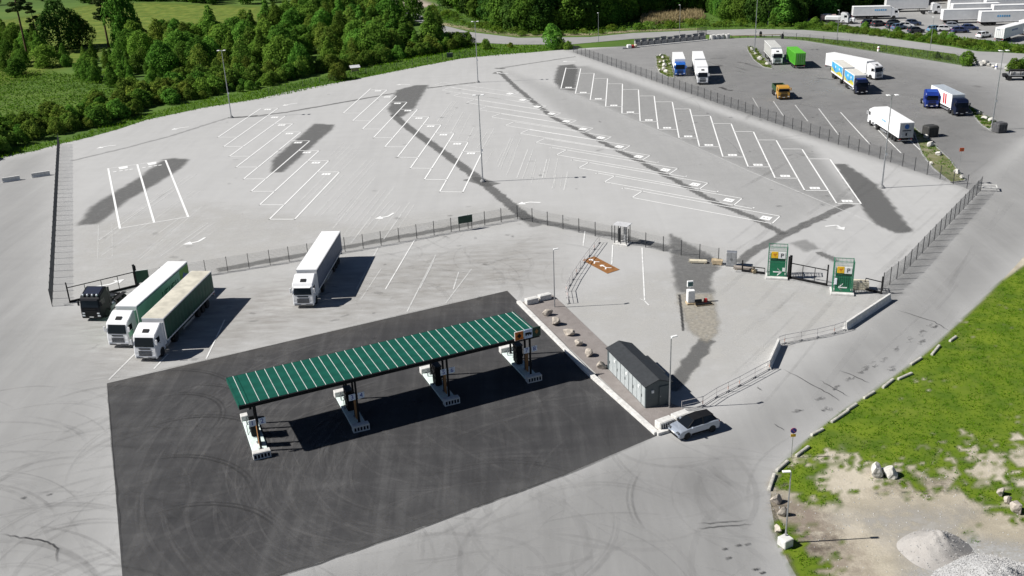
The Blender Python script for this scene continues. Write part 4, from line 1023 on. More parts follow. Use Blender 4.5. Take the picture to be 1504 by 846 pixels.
# barrier arm fittings on the far edge
for px, lab in [((1117, 53.5), 'dark barrier motor on the far edge of the yard'), ((1149, 57), 'dark stub post at the corner of the grass strip')]:
    t = thing('barrier_post', lab, 'post', G(*px), 0); B((0, 0, .6), (.7, .6, 1.2), .05).build('housing', m_dsteel, t); B((0, 0, 1.3), (.4, .4, .25), .04).build('cap', m_black, t)
ar_ = thing('guard_rail', 'long low rail along the far edge of the yard', 'rail', G(1075, 56.5), 0)
a, b = G(1075, 56.5), G(1146, 54.5); d = b - a; ar_.rotation_euler.z = math.atan2(d.y, d.x)
B((d.length / 2, 0, .75), (d.length, .12, .18)).build('rail', m_wood, ar_)
for k in range(7): B((d.length * k / 6, .1, .4), (.14, .1, .8)).build('post', m_dsteel, ar_)

# ------------------------------------------------------------------ kerb beams and boulders along the grass verge
beams = [((720, 830), (785, 795)), ((832, 757), (925, 695)), ((920, 690), (970, 658)), ((1010, 625), (1068, 590)), ((1115, 567), (1172, 520)), ((1198, 520), (1275, 487)), ((1268, 440), (1328, 402)), ((1385, 385), (1427, 335)), ((1485, 310), (1520, 285))]
bp_ = [tuple((1000 + x / 3.76, 420 + y / 3.76) for x, y in q) for q in beams]
bp_ += [tuple((1104 + x / 3.44, 600 + y / 3.44) for x, y in q) for q in [((223, 245), (288, 198)), ((125, 322), (183, 270)), ((88, 418), (115, 338))]]
for i, (p, q) in enumerate(bp_):
    a, b = G(*p), G(*q); d = b - a
    t = thing('kerb_beam', 'pale loose concrete beam lying along the grass verge', 'kerb beam', (a + b) / 2, math.atan2(d.y, d.x), 'loose beams along the grass verge')
    mbm = mat('beam_concrete', (.47, .45, .40), .9, var=.16, scale=3, bump=.2, obj_rand=.1); t.rotation_euler.x = rnd.uniform(-.06, .06); t.rotation_euler.y = rnd.uniform(-.02, .02)
    B((0, 0, .10), (d.length, .26, .26), .03).build('beam', mbm, t); B((0, 0, .235), (d.length - .2, .1, .02)).build('ridge', mbm, t)
c6_ = lambda x, y: (1104 + x / 3.44, 600 + y / 3.44)
for i, (x, y, r, lab) in enumerate([(122, 478, .52, 'grey boulder on the sandy road edge nearest the standing kerb beam'), (160, 540, .5, 'pointed pale boulder on the sandy road edge behind the lamp'), (130, 625, .38, 'small round boulder on the sandy road edge nearest the lamp base'),
                                 (628, 340, .72, 'large white boulder in the grass edge, its twin on the shaded side'), (692, 342, .80, 'large white boulder in the grass edge, casting shade on open grass'),
                                 (1257, 438, .42, 'grey boulder in the sand, smallest shadow of the group of three'), (1290, 475, .4, 'grey boulder in the sand, middle of the group of three'), (1338, 522, .66, 'grey boulder in the sand, biggest of the group of three')]):
    boulder(c6_(x, y), r, 60 + i, lab, m_rockw if i in (3, 4) else m_rock, zs=.95)
t = thing('lamp_block', 'white concrete footing cube under the lamp at the sandy corner', 'block', G(1153, 801), .5); B((0, 0, .36), (.85, .85, .72), .05).build('block_body', m_conc, t)
# ------------------------------------------------------------------ vehicles (local x forward, front bumper at x = 0)
def paint(name, col, rough=.35, coat=.3): return mat(name, col, rough, 0, .03, 1.0, 0, .5, coat)
p_white = paint('truck_white', (.80, .80, .80)); p_black = mat('truck_black', (.007, .008, .011), .4, 0, .03, 1, 0, .2); p_blue = mat('truck_blue', (.012, .035, .22), .4, 0, .03, 1, 0, .3); p_dblue = mat('truck_navy', (.006, .011, .032), .4, 0, .03, 1, 0, .25)
p_orange = paint('truck_orange', (.55, .29, .04)); p_sky = paint('truck_bright_blue', (.02, .13, .50)); p_lime = paint('container_green', (.10, .42, .03), .6, 0)
p_gcurt = mat('curtain_green', (.010, .075, .045), .6, var=.12, scale=.7); p_pgreen = mat('curtain_pale_green', (.36, .66, .47), .6, var=.1, scale=.5); p_wbox = mat('box_white', (.78, .78, .77), .55, var=.03, scale=.8)
p_beige = mat('roof_beige', (.54, .51, .42), .8, var=.12, scale=.9); p_greyroof = mat('roof_grey', (.36, .40, .44), .7, var=.1); p_graybox = mat('box_grey', (.42, .42, .40), .6, var=.08)
p_chassis = mat('chassis_dark', (.018, .018, .019), .8, spec=.2); p_rim = mat('wheel_rim', (.40, .40, .41), .4, .5); p_light = mat('headlight_glass', (.65, .67, .7), .15, var=0)
p_red = mat('stripe_red', (.5, .02, .03), .5); p_bluedec = mat('decal_blue', (.02, .10, .33), .5, var=.15, scale=3); p_lightblue = mat('decal_sky', (.08, .38, .70), .5, var=.25, scale=.7); p_yelgreen = mat('decal_field', (.55, .50, .07), .5, var=.25, scale=1.5); p_letter = mat('decal_letter', (.02, .14, .07), .6)
WH = {}
def wheel_meshes(r, wd):
    if (r, wd) not in WH:
        t = MB().lathe([(r * .55, -wd / 2), (r * .93, -wd / 2), (r, -wd * .36), (r, wd * .36), (r * .93, wd / 2), (r * .55, wd / 2)], 20, 'y').mesh('wheel', m_tyre)
        q = MB().lathe([(r * .16, -wd * .36), (r * .3, -wd * .40), (r * .42, -wd * .3), (r * .56, -wd * .505), (r * .56, wd * .505), (r * .42, wd * .3), (r * .3, wd * .40), (r * .16, wd * .36)], 16, 'y').mesh('rim', p_rim)
        WH[(r, wd)] = (t, q)
    return WH[(r, wd)]
def wheels(t, xs, r=.5, wd=.3, y=1.08, dual=()):
    for i, x in enumerate(xs):
        for s in (-1, 1):
            ww = wd * (1.9 if i in dual else 1.0)
            tm, rm = wheel_meshes(r, round(ww, 3))
            yy = s * (y if i not in dual else y - .13)
            o = link('wheel', tm, t, (x, yy, r)); link('rim', rm, o)
def cab(t, pm, top=3.55, wide=2.45, deflect=True, visor=None, dark_roof=None, side_m=None, low=False, hatch=True, length=2.25):
    arch = [(-1.42 + .60 * math.cos(a), .5 + .60 * math.sin(a)) for a in [math.pi * k / 8 for k in range(9)]]
    rf = 2.62 if low else 3.02
    pr = [(-.02, .38), (0, .62), (0, 1.15), (-.06, 1.72), (-.30, rf - .28), (-.52, rf), (-.85, rf + .10)]
    pr += [(-length + .25, top), (-length, top - .02)] if deflect else [(-length + .1, rf + .16), (-length, rf + .08)]
    pr += [(-length, .55), (-2.04, .5)] + [(x, z) for x, z in arch[::-1]] + [(-.78, .38)]
    c = MB().prism(pr, -wide / 2, wide / 2, .09, .965).build('cab', pm, t)
    # windscreen
    x0, z0, x1, z1 = -.045, 1.74, -.285, rf - .30
    MB().slab([(x0 + .0, -1.06, z0), (x0, 1.06, z0), (x1, .98, z1), (x1, -.98, z1)], .03).build('windscreen', m_glassd, c)
    if visor is not None: MB().slab([(x1 + .03, -1.05, z1 + .02), (x1 + .30, -1.0, z1 - .10), (x1 + .30, 1.0, z1 - .10), (x1 + .03, 1.05, z1 + .02)], .03).build('sun_visor', visor, c)
    mb = MB()
    for k in range(4): mb.box((.004, 0, .78 + k * .15), (.03, 1.45, .095))
    mb.build('grille', p_chassis, c)
    B((-.005, 0, 1.52), (.03, 1.3, .12)).build('badge_panel', p_chassis, c)
    B((.01, 0, .47), (.06, 2.2, .10), .02).build('bumper_lip', p_chassis, c)
    B((.045, 0, .57), (.02, .52, .11)).build('number_plate', m_white, c)
    for s in (-1, 1):
        B((.005, s * .95, .72), (.05, .36, .18), .02).build('headlight', p_light, c)
        B((-.83, s * (wide / 2 + .004), 2.22), (.85, .02, .66)).build('side_window', m_glassd, c)
        dl = B((-.83, s * (wide / 2 + .002), 1.52), (1.0, .012, .62)).build('door', side_m or pm, c)
        B((-1.15, s * (wide / 2 + .02), 1.75), (.2, .03, .05)).build('handle', p_chassis, dl)
        MB().box((-.12, s * (wide / 2 + .17), 2.25), (.10, .24, .62), .03).build('mirror', pm, c)
        B((-.12, s * (wide / 2 + .03), 2.5), (.05, .12, .04)).build('mirror_arm', p_chassis, c)
        B((-.55, s * (wide / 2 - .05), .42), (.5, .14, .12)).build('step', p_chassis, c)
        if deflect: MB().slab([(-length, s * wide / 2 * .99, .95), (-length - .42, s * wide / 2 * .99, .95), (-length - .42, s * wide / 2 * .99, top - .2), (-length, s * wide / 2 * .99, top - .1)], .03 * s).build('side_fairing', side_m or pm, c)
    if hatch: MB().slab([(-.72, -.33, rf + .09), (-.72, .33, rf + .09), (-1.18, .33, rf + .09 + .46 * ((top - rf - .1) / (length - 1.1) if deflect else .03)), (-1.18, -.33, rf + .09 + .46 * ((top - rf - .1) / (length - 1.1) if deflect else .03))], .03).build('roof_hatch', p_chassis, c)
    if dark_roof is not None: MB().slab([(-.8, -.95, rf + .11), (-.8, .95, rf + .11), (-length + .28, .95, top + .015 if deflect else rf + .17), (-length + .28, -.95, top + .015 if deflect else rf + .17)], .04).build('roof_panel', dark_roof, c)
    return c
def frame(t, x0, x1, z=.95):
    mb = MB()
    for s in (-1, 1): mb.box(((x0 + x1) / 2, s * .42, z), (abs(x1 - x0), .10, .26))
    n = max(2, int(abs(x1 - x0) / 1.6))
    for k in range(n + 1): mb.box((x0 + (x1 - x0) * (k + .02) / (n + .04), 0, z), (.12, .74, .18))
    return mb.build('chassis', p_chassis, t)
def tanks(t, x):
    for s in (-1, 1): B((x, s * .95, .72), (1.1, .5, .55), .12).build('fuel_tank', m_steel, t)
def curtain(L, h, amp=.014, seed=0, pitch=.28):
    n = int(L / pitch); r = random.Random(seed); vs = []; fs = []
    for i in range(n + 1):
        y = amp * (math.sin(i * 2.1) + r.uniform(-.6, .6)); x = -L * i / n
        for z in (0, h * .5, h): vs.append((x, y * (1 if 0 < z < h else .4), z))
    for i in range(n):
        for k in range(2): fs.append((3 * i + k, 3 * i + 3 + k, 3 * i + 4 + k, 3 * i + 1 + k))
    return vs, fs
def box_body(t, x0, L, z0, z1, side, roof, frm, rear=None, wd=2.5, wavy=True, name='trailer_body', ribs=False, seed=0):
    b = B((x0 - L / 2, 0, (z0 + z1) / 2), (L, wd - .06, z1 - z0 - .04), .02).build(name, frm, t)
    h = z1 - z0
    B((x0 - L / 2, 0, z1 - .01), (L - .06, wd - .06, .05), .01).build('roof', roof, b)
    for s in (-1, 1):
        if wavy:
            vs, fs = curtain(L - .16, h - .28, seed=seed + s)
            MB().add([(x0 - .08 + v[0], s * (wd / 2 - .01) + v[1] * s, z0 + .16 + v[2]) for v in vs], fs).build('side_curtain', side, b)
            sm = MB()
            for k in range(int(L / .65)): sm.box((x0 - .4 - k * .65, s * (wd / 2 + .022), z0 + .3), (.05, .012, .42))
            sm.build('strap', p_chassis, b)
            B((x0 - L * .5, s * (wd / 2 + .012), z1 - .2), (L - .3, .02, .06)).build('curtain_hem', p_chassis, b)
        else:
            n = max(1, round(L / 1.25)); mb = MB()
            if ribs:
                for k in range(int(L / .32)): mb.box((x0 - .16 - k * .32, s * (wd / 2 + .0), (z0 + z1) / 2), (.15, .06, h - .3))
            else: 
                for k in range(n): mb.box((x0 - L * (k + .5) / n, s * (wd / 2 - .02), (z0 + z1) / 2), (L / n - .018, .03, h - .2))
            mb.build('side_panel', side, b)
        B((x0 - L / 2, s * (wd / 2 - .01), z1 - .07), (L, .05, .14)).build('top_rail', frm, b)
        B((x0 - L / 2, s * (wd / 2 - .01), z0 + .07), (L, .05, .15)).build('bottom_rail', frm, b)
    for s in (-1, 1):
        dr = B((x0 - L - .01, s * (wd / 4 - .01), (z0 + z1) / 2), (.05, wd / 2 - .06, h - .14), .01).build('rear_door', rear or frm, b)
        for y in (.25, .75): B((x0 - L - .05, s * y, (z0 + z1) / 2), (.035, .04, h - .3)).build('lock_bar', m_steel, dr)
        B((x0 - L - .02, s * (wd / 2 - .25), z0 - .25), (.06, .3, .12)).build('tail_light', m_red, b)
    B((x0 - L + .05, 0, z0 - .45), (.10, wd - .1, .14)).build('underrun_bar', m_steel, t)
    return b
def landing(t, x):
    for s in (-1, 1): B((x, s * .75, .62), (.13, .13, 1.1)).build('landing_leg', p_chassis, t)
def side_guard(t, x0, x1):
    for s in (-1, 1): B(((x0 + x1) / 2, s * 1.2, .68), (abs(x1 - x0), .04, .34)).build('side_guard', m_steel, t)
def place(name, lab, front, rear, zr=3.75, cat='truck', group=None):
    f = G(*front); r = G(*rear, zr) if zr else G(*rear)
    d = f - r; return thing(name, lab, cat, (f.x, f.y, 0), math.atan2(d.y, d.x), group)
def semi(name, lab, front, rear, cabm, side, roof, frm, zr=3.75, L=13.6, visor=None, wavy=True, reard=None, side_m=None, fwd=None, ang=None, top=3.62, seed=0, dark_roof=None, ribs=False, hatch=True):
    t = place(name, lab, front, rear, zr)
    cab(t, cabm, top, visor=visor, side_m=side_m, dark_roof=dark_roof, hatch=hatch)
    frame(t, -2.2, -6.0); tanks(t, -3.2); wheels(t, [-1.42, -5.05], dual=(1,))
    b = box_body(t, -2.85, L, 1.12, 3.82, side, roof, frm, reard, wavy=wavy, seed=seed, ribs=ribs)
    frame(t, -6.5, -2.85 - L + .3, 1.0); landing(t, -6.3); side_guard(t, -7.0, -10.2)
    xr = -2.85 - L
    wheels(t, [xr + 4.9, xr + 3.6, xr + 2.3], .5, .38, 1.02)
    for s in (-1, 1): B((xr + 3.6, s * 1.05, 1.06), (3.6, .42, .04)).build('mudguard', p_chassis, t)
    return t, b
# four trucks in the near row
T1 = thing('tractor_unit', 'black tractor unit without trailer parked by the sliding gate', 'truck', G(136.5, 472), math.radians(82.6 + 180))
c = cab(T1, p_black, 3.55, dark_roof=mat('roof_navy', (.012, .018, .04), .5, 0, .03, 1, 0, .2), visor=p_black); frame(T1, -2.2, -6.2); tanks(T1, -3.1); wheels(T1, [-1.42, -4.6, -5.8], dual=(1, 2))
for y in (-.85, -.3, .3, .85): MB().lathe([(.01, -.07), (.13, -.07), (.13, .07), (.01, .07)], 10, 'y', (-.5, y, 3.15)).build('spot_lamp', p_light, c)
for y in (-.9, .9): B((.03, y, 1.05), (.05, .3, .14)).build('fog_lamp', p_light, c)
mb = MB().lathe([(.01, 1.12), (.5, 1.12), (.5, 1.24), (.01, 1.24)], 14, 'z', (-4.9, 0, 0)); mb.build('fifth_wheel', m_dsteel, T1)
for x in (-4.6, -5.8):
    for s in (-1, 1): B((x, s * .98, 1.1), (1.1, .55, .05)).build('mudguard', p_chassis, T1)
T2, b2 = semi('articulated_truck', 'white truck with white-roofed pale green trailer beside the black tractor', (176.2, 511.5), (259, 386), p_white, p_pgreen, p_wbox, p_wbox, side_m=p_pgreen, seed=3)
x = -2.85 - 10.4
gl = B((x - 1.9, 1.262, 2.45), (2.4, .012, 2.1)).build('logo_panel', mat('decal_green', (.14, .36, .05), .6, var=.2, scale=1), b2)
MB().slab([(x - 1.2, 1.285, 1.9), (x - 2.5, 1.285, 2.0), (x - 2.7, 1.285, 2.5), (x - 2.1, 1.285, 2.6), (x - 1.8, 1.285, 3.0), (x - 1.4, 1.285, 2.6)], -.012).build('blue_mark', p_bluedec, gl)
lt = MB()
for k, (a_, b_) in enumerate([(0, 0), (.9, 0), (1.8, .1), (2.7, 0), (3.6, .1)]):
    X = x + 4.2 - a_; lt.box((X, 1.268, 2.4 + b_ * .3), (.16, .012, .95)); lt.box((X - .33, 1.269, 2.75 if k % 2 else 2.05), (.6, .012, .16))
    if k % 2 == 0: lt.box((X - .6, 1.268, 2.4), (.15, .012, .8))
lt.build('lettering', p_letter, b2)
T3, b3 = semi('articulated_truck', 'white truck with beige-roofed dark green curtain trailer', (216, 531.5), (295.8, 398.5), p_white, p_gcurt, p_beige, p_wbox, seed=7, reard=p_gcurt, side_m=p_white)
T4, b4 = semi('articulated_truck', 'all-white truck and white box trailer parked alone behind the canopy', (446.9, 453.2), (485.7, 341), p_white, mat('curtain_slate', (.13, .155, .21), .6, var=.1), p_wbox, p_wbox, visor=p_white, seed=9)

# rigid trucks and others in the yard
def rigid(name, lab, front, rear, cabm, L, side, roof, frm, zr=3.75, z0=1.15, z1=3.75, low=True, xs=None, cat='truck', reard=None, visor=None, wavy=False, gap=.12, deflect=False, group=None, dark_roof=None, side_m=None):
    t = place(name, lab, front, rear, zr, cat, group)
    cab(t, cabm, min(z1 - .05, 3.6), low=low, deflect=deflect, visor=visor, hatch=not low, dark_roof=dark_roof, side_m=side_m, length=2.1)
    b = box_body(t, -2.1 - gap, L, z0, z1, side, roof, frm, reard, wavy=wavy)
    frame(t, -2.0, -2.1 - L + .2); wheels(t, xs or [-1.42, -2.1 - L * .62, -2.1 - L * .78], dual=(1, 2)); side_guard(t, -3.0, -2.1 - L * .5); tanks(t, -3.0)
    return t, b
rigid('box_truck', 'blue-cab box truck with white body by the planted stone island', (998.9, 112.5), (994.8, 75.3), p_sky, 9.4, p_wbox, p_wbox, p_wbox, low=False, dark_roof=p_sky)
def drawbar(t, x0, L, side, roof, frm, z0=1.15, z1=3.78):
    b = box_body(t, x0, L, z0, z1, side, roof, frm, wavy=False, name='trailer_body')
    frame(t, x0 - .3, x0 - L + .3); wheels(t, [x0 - 1.3, x0 - L + 2.6, x0 - L + 1.3], dual=(0, 1, 2)); MB().box((x0 + .7, 0, .75), (1.8, .18, .14)).build('drawbar', p_chassis, t)
    return b
t, b = rigid('road_train', 'all-white truck towing a white box trailer in the yard', (1031.8, 124.8), (1024.1, 74.2), p_white, 8.2, p_wbox, p_wbox, p_wbox, low=False, deflect=True)
drawbar(t, -12.0, 10.2, p_wbox, p_wbox, p_wbox)
semi('articulated_truck', 'white-cab truck with grey-white curtain trailer beside the green container', (1141.7, 95.8), (1133, 62.5), p_white, p_graybox, mat('roof_pale', (.50, .50, .47), .7), p_wbox, L=11.0, seed=21)
g = thing('container_trailer', 'bright green container on a low trailer, rear doors facing the lot', 'trailer', G(1174.5, 101.2), math.radians(-92.5))
g.rotation_euler.z = math.radians(87.5)
bb = box_body(g, 9.2, 9.2, .95, 3.75, p_lime, p_lime, p_lime, p_lime, wavy=False, ribs=True, name='container'); frame(g, 9.0, .2, .8); wheels(g, [1.2, 2.5, 3.8], .48, .38, 1.0); landing(g, 8.0)
# orange hook-lift truck
t = place('hooklift_truck', 'small orange-cab truck with dark open bed in the yard', (1151, 147), (1140, 122.5), 1.8)
cab(t, p_orange, 3.0, low=True, deflect=False, hatch=False, visor=p_chassis); frame(t, -2.1, -7.0); wheels(t, [-1.42, -4.9, -6.2], dual=(1, 2)); tanks(t, -3.0)
p_bed = mat('bed_green', (.03, .07, .03), .7)
bd_ = B((-4.6, 0, 1.25), (4.9, 2.3, .14)).build('bed_floor', p_bed, t)
for s in (-1, 1): B((-4.6, s * 1.14, 1.75), (4.9, .08, .9)).build('bed_side', p_bed, bd_)
B((-2.2, 0, 1.9), (.10, 2.2, 1.2)).build('bed_front', p_bed, bd_); B((-7.0, 0, 1.75), (.08, 2.2, .9)).build('tailgate', p_bed, bd_)
semi('articulated_truck', 'all-white articulated truck behind the picture-sided blue truck', (1290.4, 117.3), (1222, 102), p_white, p_wbox, p_wbox, p_wbox, zr=0, L=13.4, visor=p_chassis, wavy=False, seed=5)
t, b = rigid('road_train', 'navy-cab truck and trailer with blue sky and yellow field pictures', (1265.8, 139.6), (1227.5, 112), p_dblue, 7.4, p_wbox, mat('roof_cream', (.62, .60, .54), .7), p_wbox, zr=0, low=False, dark_roof=p_blue, visor=p_dblue, side_m=p_dblue)
b5 = drawbar(t, -10.9, 9.2, p_wbox, MATS['roof_cream'], p_wbox)
for bo, x0, L in ((b, -2.22, 7.4), (b5, -10.9, 9.2)):
    for s in (-1, 1):
        pc = B((x0 - L / 2, s * 1.255, 2.55), (L - .5, .02, 2.1)).build('picture_panel', p_lightblue, bo)
        n = 14; vs = [(x0 - .25 - (L - .5) * k / n, s * 1.27, 1.5 + .55 + .35 * math.sin(k * .55)) for k in range(n + 1)]
        MB().slab([(x0 - .25, s * 1.27, 1.5)] + vs + [(x0 - L + .25, s * 1.27, 1.5)], .006).build('field_print', p_yelgreen, pc)
        for k, q in enumerate((.3, .62)): MB().lathe([(.01, -.006), (.28, -.006), (.28, .006), (.01, .006)], 12, 'y', (x0 - L * q, s * 1.272, 2.9)).build('white_print', p_wbox, pc)
# blue tractor and navy truck by the planted strip
t = thing('tractor_unit', 'blue tractor unit without trailer standing in the truck yard', 'truck', G(1368, 160), math.radians(258)); cab(t, p_blue, 3.5, visor=p_blue, hatch=False, dark_roof=paint('roof_blue', (.03, .08, .36))); frame(t, -2.2, -5.9); tanks(t, -3.1); wheels(t, [-1.42, -5.0], dual=(1,))
mb = MB().lathe([(.01, 1.12), (.5, 1.12), (.5, 1.24), (.01, 1.24)], 14, 'z', (-4.9, 0, 0)); mb.build('fifth_wheel', m_dsteel, t)
t, b = rigid('box_truck', 'dark-cab truck with grey roof, white sides and red stripes', (1412, 171.2), (1383, 127), p_dblue, 9.6, p_wbox, p_greyroof, p_wbox, low=False, xs=[-1.42, -2.9, -8.4, -9.7], side_m=p_dblue, dark_roof=p_dblue, visor=p_dblue)
for y0 in (-4.4, -5.3):
    for s in (-1, 1): MB().slab([(y0, s * 1.262, 1.5), (y0 - .55, s * 1.262, 1.5), (y0 - .75, s * 1.262, 3.4), (y0 - .2, s * 1.262, 3.4)], .012 * s).build('red_stripe', p_red, b)
# white reefer seen from behind
rr_ = G(1327.5, 212); t = thing('articulated_truck', 'white reefer truck seen from its logo-marked rear doors', 'truck', (rr_.x + .1, rr_.y + 15.4, 0), math.radians(90.5))
cab(t, p_white, 3.62); frame(t, -2.2, -6); wheels(t, [-1.42, -4.7], dual=(1,)); tanks(t, -3.1)
b = box_body(t, -2.7, 12.6, 1.12, 3.82, p_wbox, p_wbox, p_wbox, mat('rear_grey', (.45, .46, .48), .6), wavy=False); frame(t, -6, -15, 1.0); wheels(t, [-10.6, -11.9, -13.2], .5, .38, 1.02); side_guard(t, -6.6, -9.6)
MB().lathe([(.01, 0), (.42, 0), (.42, .012), (.01, .012)], 16, 'y', (0, 0, 0)).build('logo_disc', p_bluedec, b).matrix_local = Matrix.Translation((-15.37, 0, 3.1)) @ Matrix.Rotation(math.pi / 2, 4, 'Z')
B((-15.37, 0, 2.4), (.012, 1.5, .16)).build('lettering', p_dblue, b); B((-15.37, .0, 1.75), (.012, .28, .5)).build('latch_plate', p_dblue, b)
for q in (0, .5, 1.05, 1.5): B((-7.2 - q, 1.262, 2.5), (.3, .012, .34)).build('lettering', p_lightblue, b)
# flat timber truck at the right edge
t = thing('stake_truck', 'dark flatbed truck with stakes at the rubble by the yard', 'truck', G(1474, 117), math.radians(180 - 14))
frame(t, .3, -9.5, .8); wheels(t, [-.9, -4.4, -5.7, -7.0], dual=(1, 2, 3)); 
fb = B((-4.8, 0, 1.15), (8.4, 2.4, .16)).build('flatbed', m_steel, t)
for k in range(5):
    for s in (-1, 1): B((-1.2 - k * 1.8, s * 1.1, 1.85), (.12, .12, 1.3)).build('stake', p_chassis, fb)
B((-4.8, -.6, 1.7), (7.6, .9, .9), .1).build('load', p_chassis, fb); B((-4.8, .55, 1.55), (7.6, .8, .6), .1).build('load', m_concd, fb)
B((-.2, 0, 1.0), (.9, 2.3, .5), .1).build('front_bumper', p_chassis, t)

# cars
def make_car(lab, px, rz, body, roof_m=None, name='car', group=None, k=1.0, loc=None):
    t = thing(name, lab, 'car', loc if loc is not None else G(*px), rz, group); t.scale = (k, k, k * 1.07)
    L, W = 4.55, 1.84
    def ar(cx): return [(cx + .40 * math.cos(a), .33 + .40 * math.sin(a)) for a in [math.pi * q / 7 for q in range(8)]]
    pr = [(0, .42), (.0, .62), (-.12, .80), (-.35, .90), (-1.15, 1.02), (-3.9, 1.10), (-4.40, 1.05), (-4.52, .80), (-4.55, .45), (-4.45, .28)] + ar(-3.72)[::-1] + ar(-.92)[::-1] + [(-.15, .25)]
    b = MB().prism(pr, -W / 2, W / 2, .10, .955).build('body', body, t)
    # greenhouse
    lo = [(-1.02, .82), (-4.30, .80)]; hi = [(-1.85, .60), (-3.95, .58)]
    vs = [(-.98, -.78, 1.0), (-.98, .78, 1.0), (-4.36, .74, 1.07), (-4.36, -.74, 1.07), (-1.80, -.58, 1.52), (-1.80, .58, 1.52), (-3.85, .55, 1.53), (-3.85, -.55, 1.53), (-2.75, .60, 1.59), (-2.75, -.60, 1.59), (-2.7, .84, 1.05), (-2.7, -.84, 1.05)]
    gh = MB().add(vs, [(0, 1, 5, 4), (2, 3, 7, 6), (1, 10, 8, 5), (10, 2, 6, 8), (0, 4, 9, 11), (11, 9, 7, 3), (4, 5, 8, 9), (9, 8, 6, 7), (0, 11, 10, 1), (11, 3, 2, 10)]).build('windows', m_glassd, t)
    MB().slab([(-1.78, -.575, 1.517), (-1.78, .575, 1.517), (-2.75, .595, 1.588), (-2.75, -.595, 1.588)], .03).build('roof', roof_m or body, t)
    MB().slab([(-2.75, -.595, 1.588), (-2.75, .595, 1.588), (-3.98, .545, 1.525), (-3.98, -.545, 1.525)], .031).build('roof', roof_m or body, t)
    for s in (-1, 1):
        for xa, za, xb, zb, ya, yb in ((-1.0, 1.0, -1.80, 1.525, .79, .585), (-2.72, 1.05, -2.74, 1.585, .845, .605), (-4.30, 1.07, -3.85, 1.53, .75, .555)):
            MB().tube([(xa, s * ya, za), (xb, s * yb, zb)], .045, 6).build('pillar', roof_m or body, gh)
        B((-.10, s * .66, .76), (.30, .40, .13), .03).build('headlight', mat('car_lamp', (.10, .11, .12), .15), b)
        B((-4.47, s * .66, .92), (.14, .36, .14), .02).build('tail_light', m_red, b)
        B((-1.45, s * 1.0, 1.08), (.18, .22, .15), .04).build('mirror', body, b)
        B((-2.45, s * (W / 2 + .003), .42), (2.1, .03, .14)).build('sill', m_black, b)
        B((-2.1, s * (W / 2 - .002), .90), (.2, .025, .035)).build('door_handle', p_rim, b); B((-3.1, s * (W / 2 - .002), .92), (.2, .025, .035)).build('door_handle', p_rim, b)
    B((.0, 0, .42), (.08, 1.5, .2), .02).build('lower_grille', m_black, b); B((.01, 0, .6), (.03, .5, .11)).build('number_plate', m_white, b)
    wheels(t, [-.92, -3.72], .36, .24, .80)
    return t
p_silver = mat('car_silver', (.36, .40, .46), .3, .35, .02, 1, 0, .5, .3)
cf, cr_ = G(988.5, 643), G(1046, 626)
dd = cf - cr_; make_car('silver SUV with a black roof parked beside the slotted blocks', None, math.atan2(dd.y, dd.x), p_silver, m_black, 'parked_car', None, .97, (cf.x, cf.y, 0))
# ------------------------------------------------------------------ haulage lot at the top right
cars_ = [((1276, 37), 20, (.02, .03, .05), 'dark hatchback half hidden by the verge bushes, left of the parked group'), ((1290, 38), 25, (.03, .035, .04), 'black estate car half hidden by the verge bushes'), ((1314, 37), 10, (.015, .02, .025), 'black car parked side by side with the white saloon'), ((1312, 41), 15, (.05, .07, .08), 'dark green-grey car behind the verge bushes'), ((1320, 43), 20, (.10, .16, .25), 'steel-blue car behind the verge bushes'),
         ((1331, 41), -15, (.75, .75, .75), 'white saloon parked among dark cars'), ((1341, 37), -18, (.03, .05, .10), 'navy car behind the white saloon'), ((1345, 48), 10, (.03, .04, .06), 'dark blue car at the foot of the verge bushes'),
         ((1388, 46), -15, (.78, .78, .78), 'white hatchback beside two blue cars'), ((1400, 41), -15, (.35, .38, .42), 'silver-grey estate behind the white hatchback'), ((1410, 48), -5, (.03, .05, .14), 'blue car beside the white hatchback'), ((1424, 44), -5, (.04, .07, .18), 'bright navy car farthest along the white trailers'), ((1373, 46), 15, (.15, .28, .38), 'pale blue car roof behind the verge bushes'), ((1445, 55), 25, (.70, .72, .74), 'white car close to the end-on white trailer')]
for i, (px, rz, c, lab) in enumerate(cars_):
    p = G(*px); make_car(lab, None, math.radians(rz), paint('car_paint_%d' % i, c), None, 'parked_car', 'cars parked in the haulage lot', 1.0, (p.x + 2.2 * math.cos(math.radians(rz)), p.y + 2.2 * math.sin(math.radians(rz)), 0))
def far_trailer(px, ang, L, lab, z1=3.9, name='box_trailer', letters=False, grp=None):
    t = thing(name, lab, 'trailer', G(*px), math.radians(ang), grp)
    b = box_body(t, L / 2, L, 1.1, z1, p_wbox, p_wbox, p_wbox, wavy=False); frame(t, L / 2 - .5, -L / 2 + .5, .95); wheels(t, [-L / 2 + 1.4, -L / 2 + 2.7, -L / 2 + 4.0], .5, .38, 1.0); landing(t, L / 2 - 2.5)
    if letters:
        for s in (-1, 1):
            for k in range(6): B((-1.6 + k * .62, s * 1.262, 2.7), (.42, .012, .5)).build('lettering', p_lightblue, b)
    return t
def far_truck(px, ang, L, lab, cm=None, letters=False):
    t = thing('box_truck', lab, 'truck', G(*px), math.radians(ang)); cab(t, cm or p_white, 3.5, low=False, deflect=True); b = box_body(t, -2.5, L, 1.15, 3.85, p_wbox, p_wbox, p_wbox, wavy=False); frame(t, -2, -2.4 - L + .3); wheels(t, [-1.42, -L * .6, -L * .8], dual=(1, 2))
    if letters:
        for s in (-1, 1):
            for k in range(6): B((-4.0 - k * .6, s * 1.262, 2.8), (.4, .012, .45)).build('lettering', p_lightblue, b)
    return t
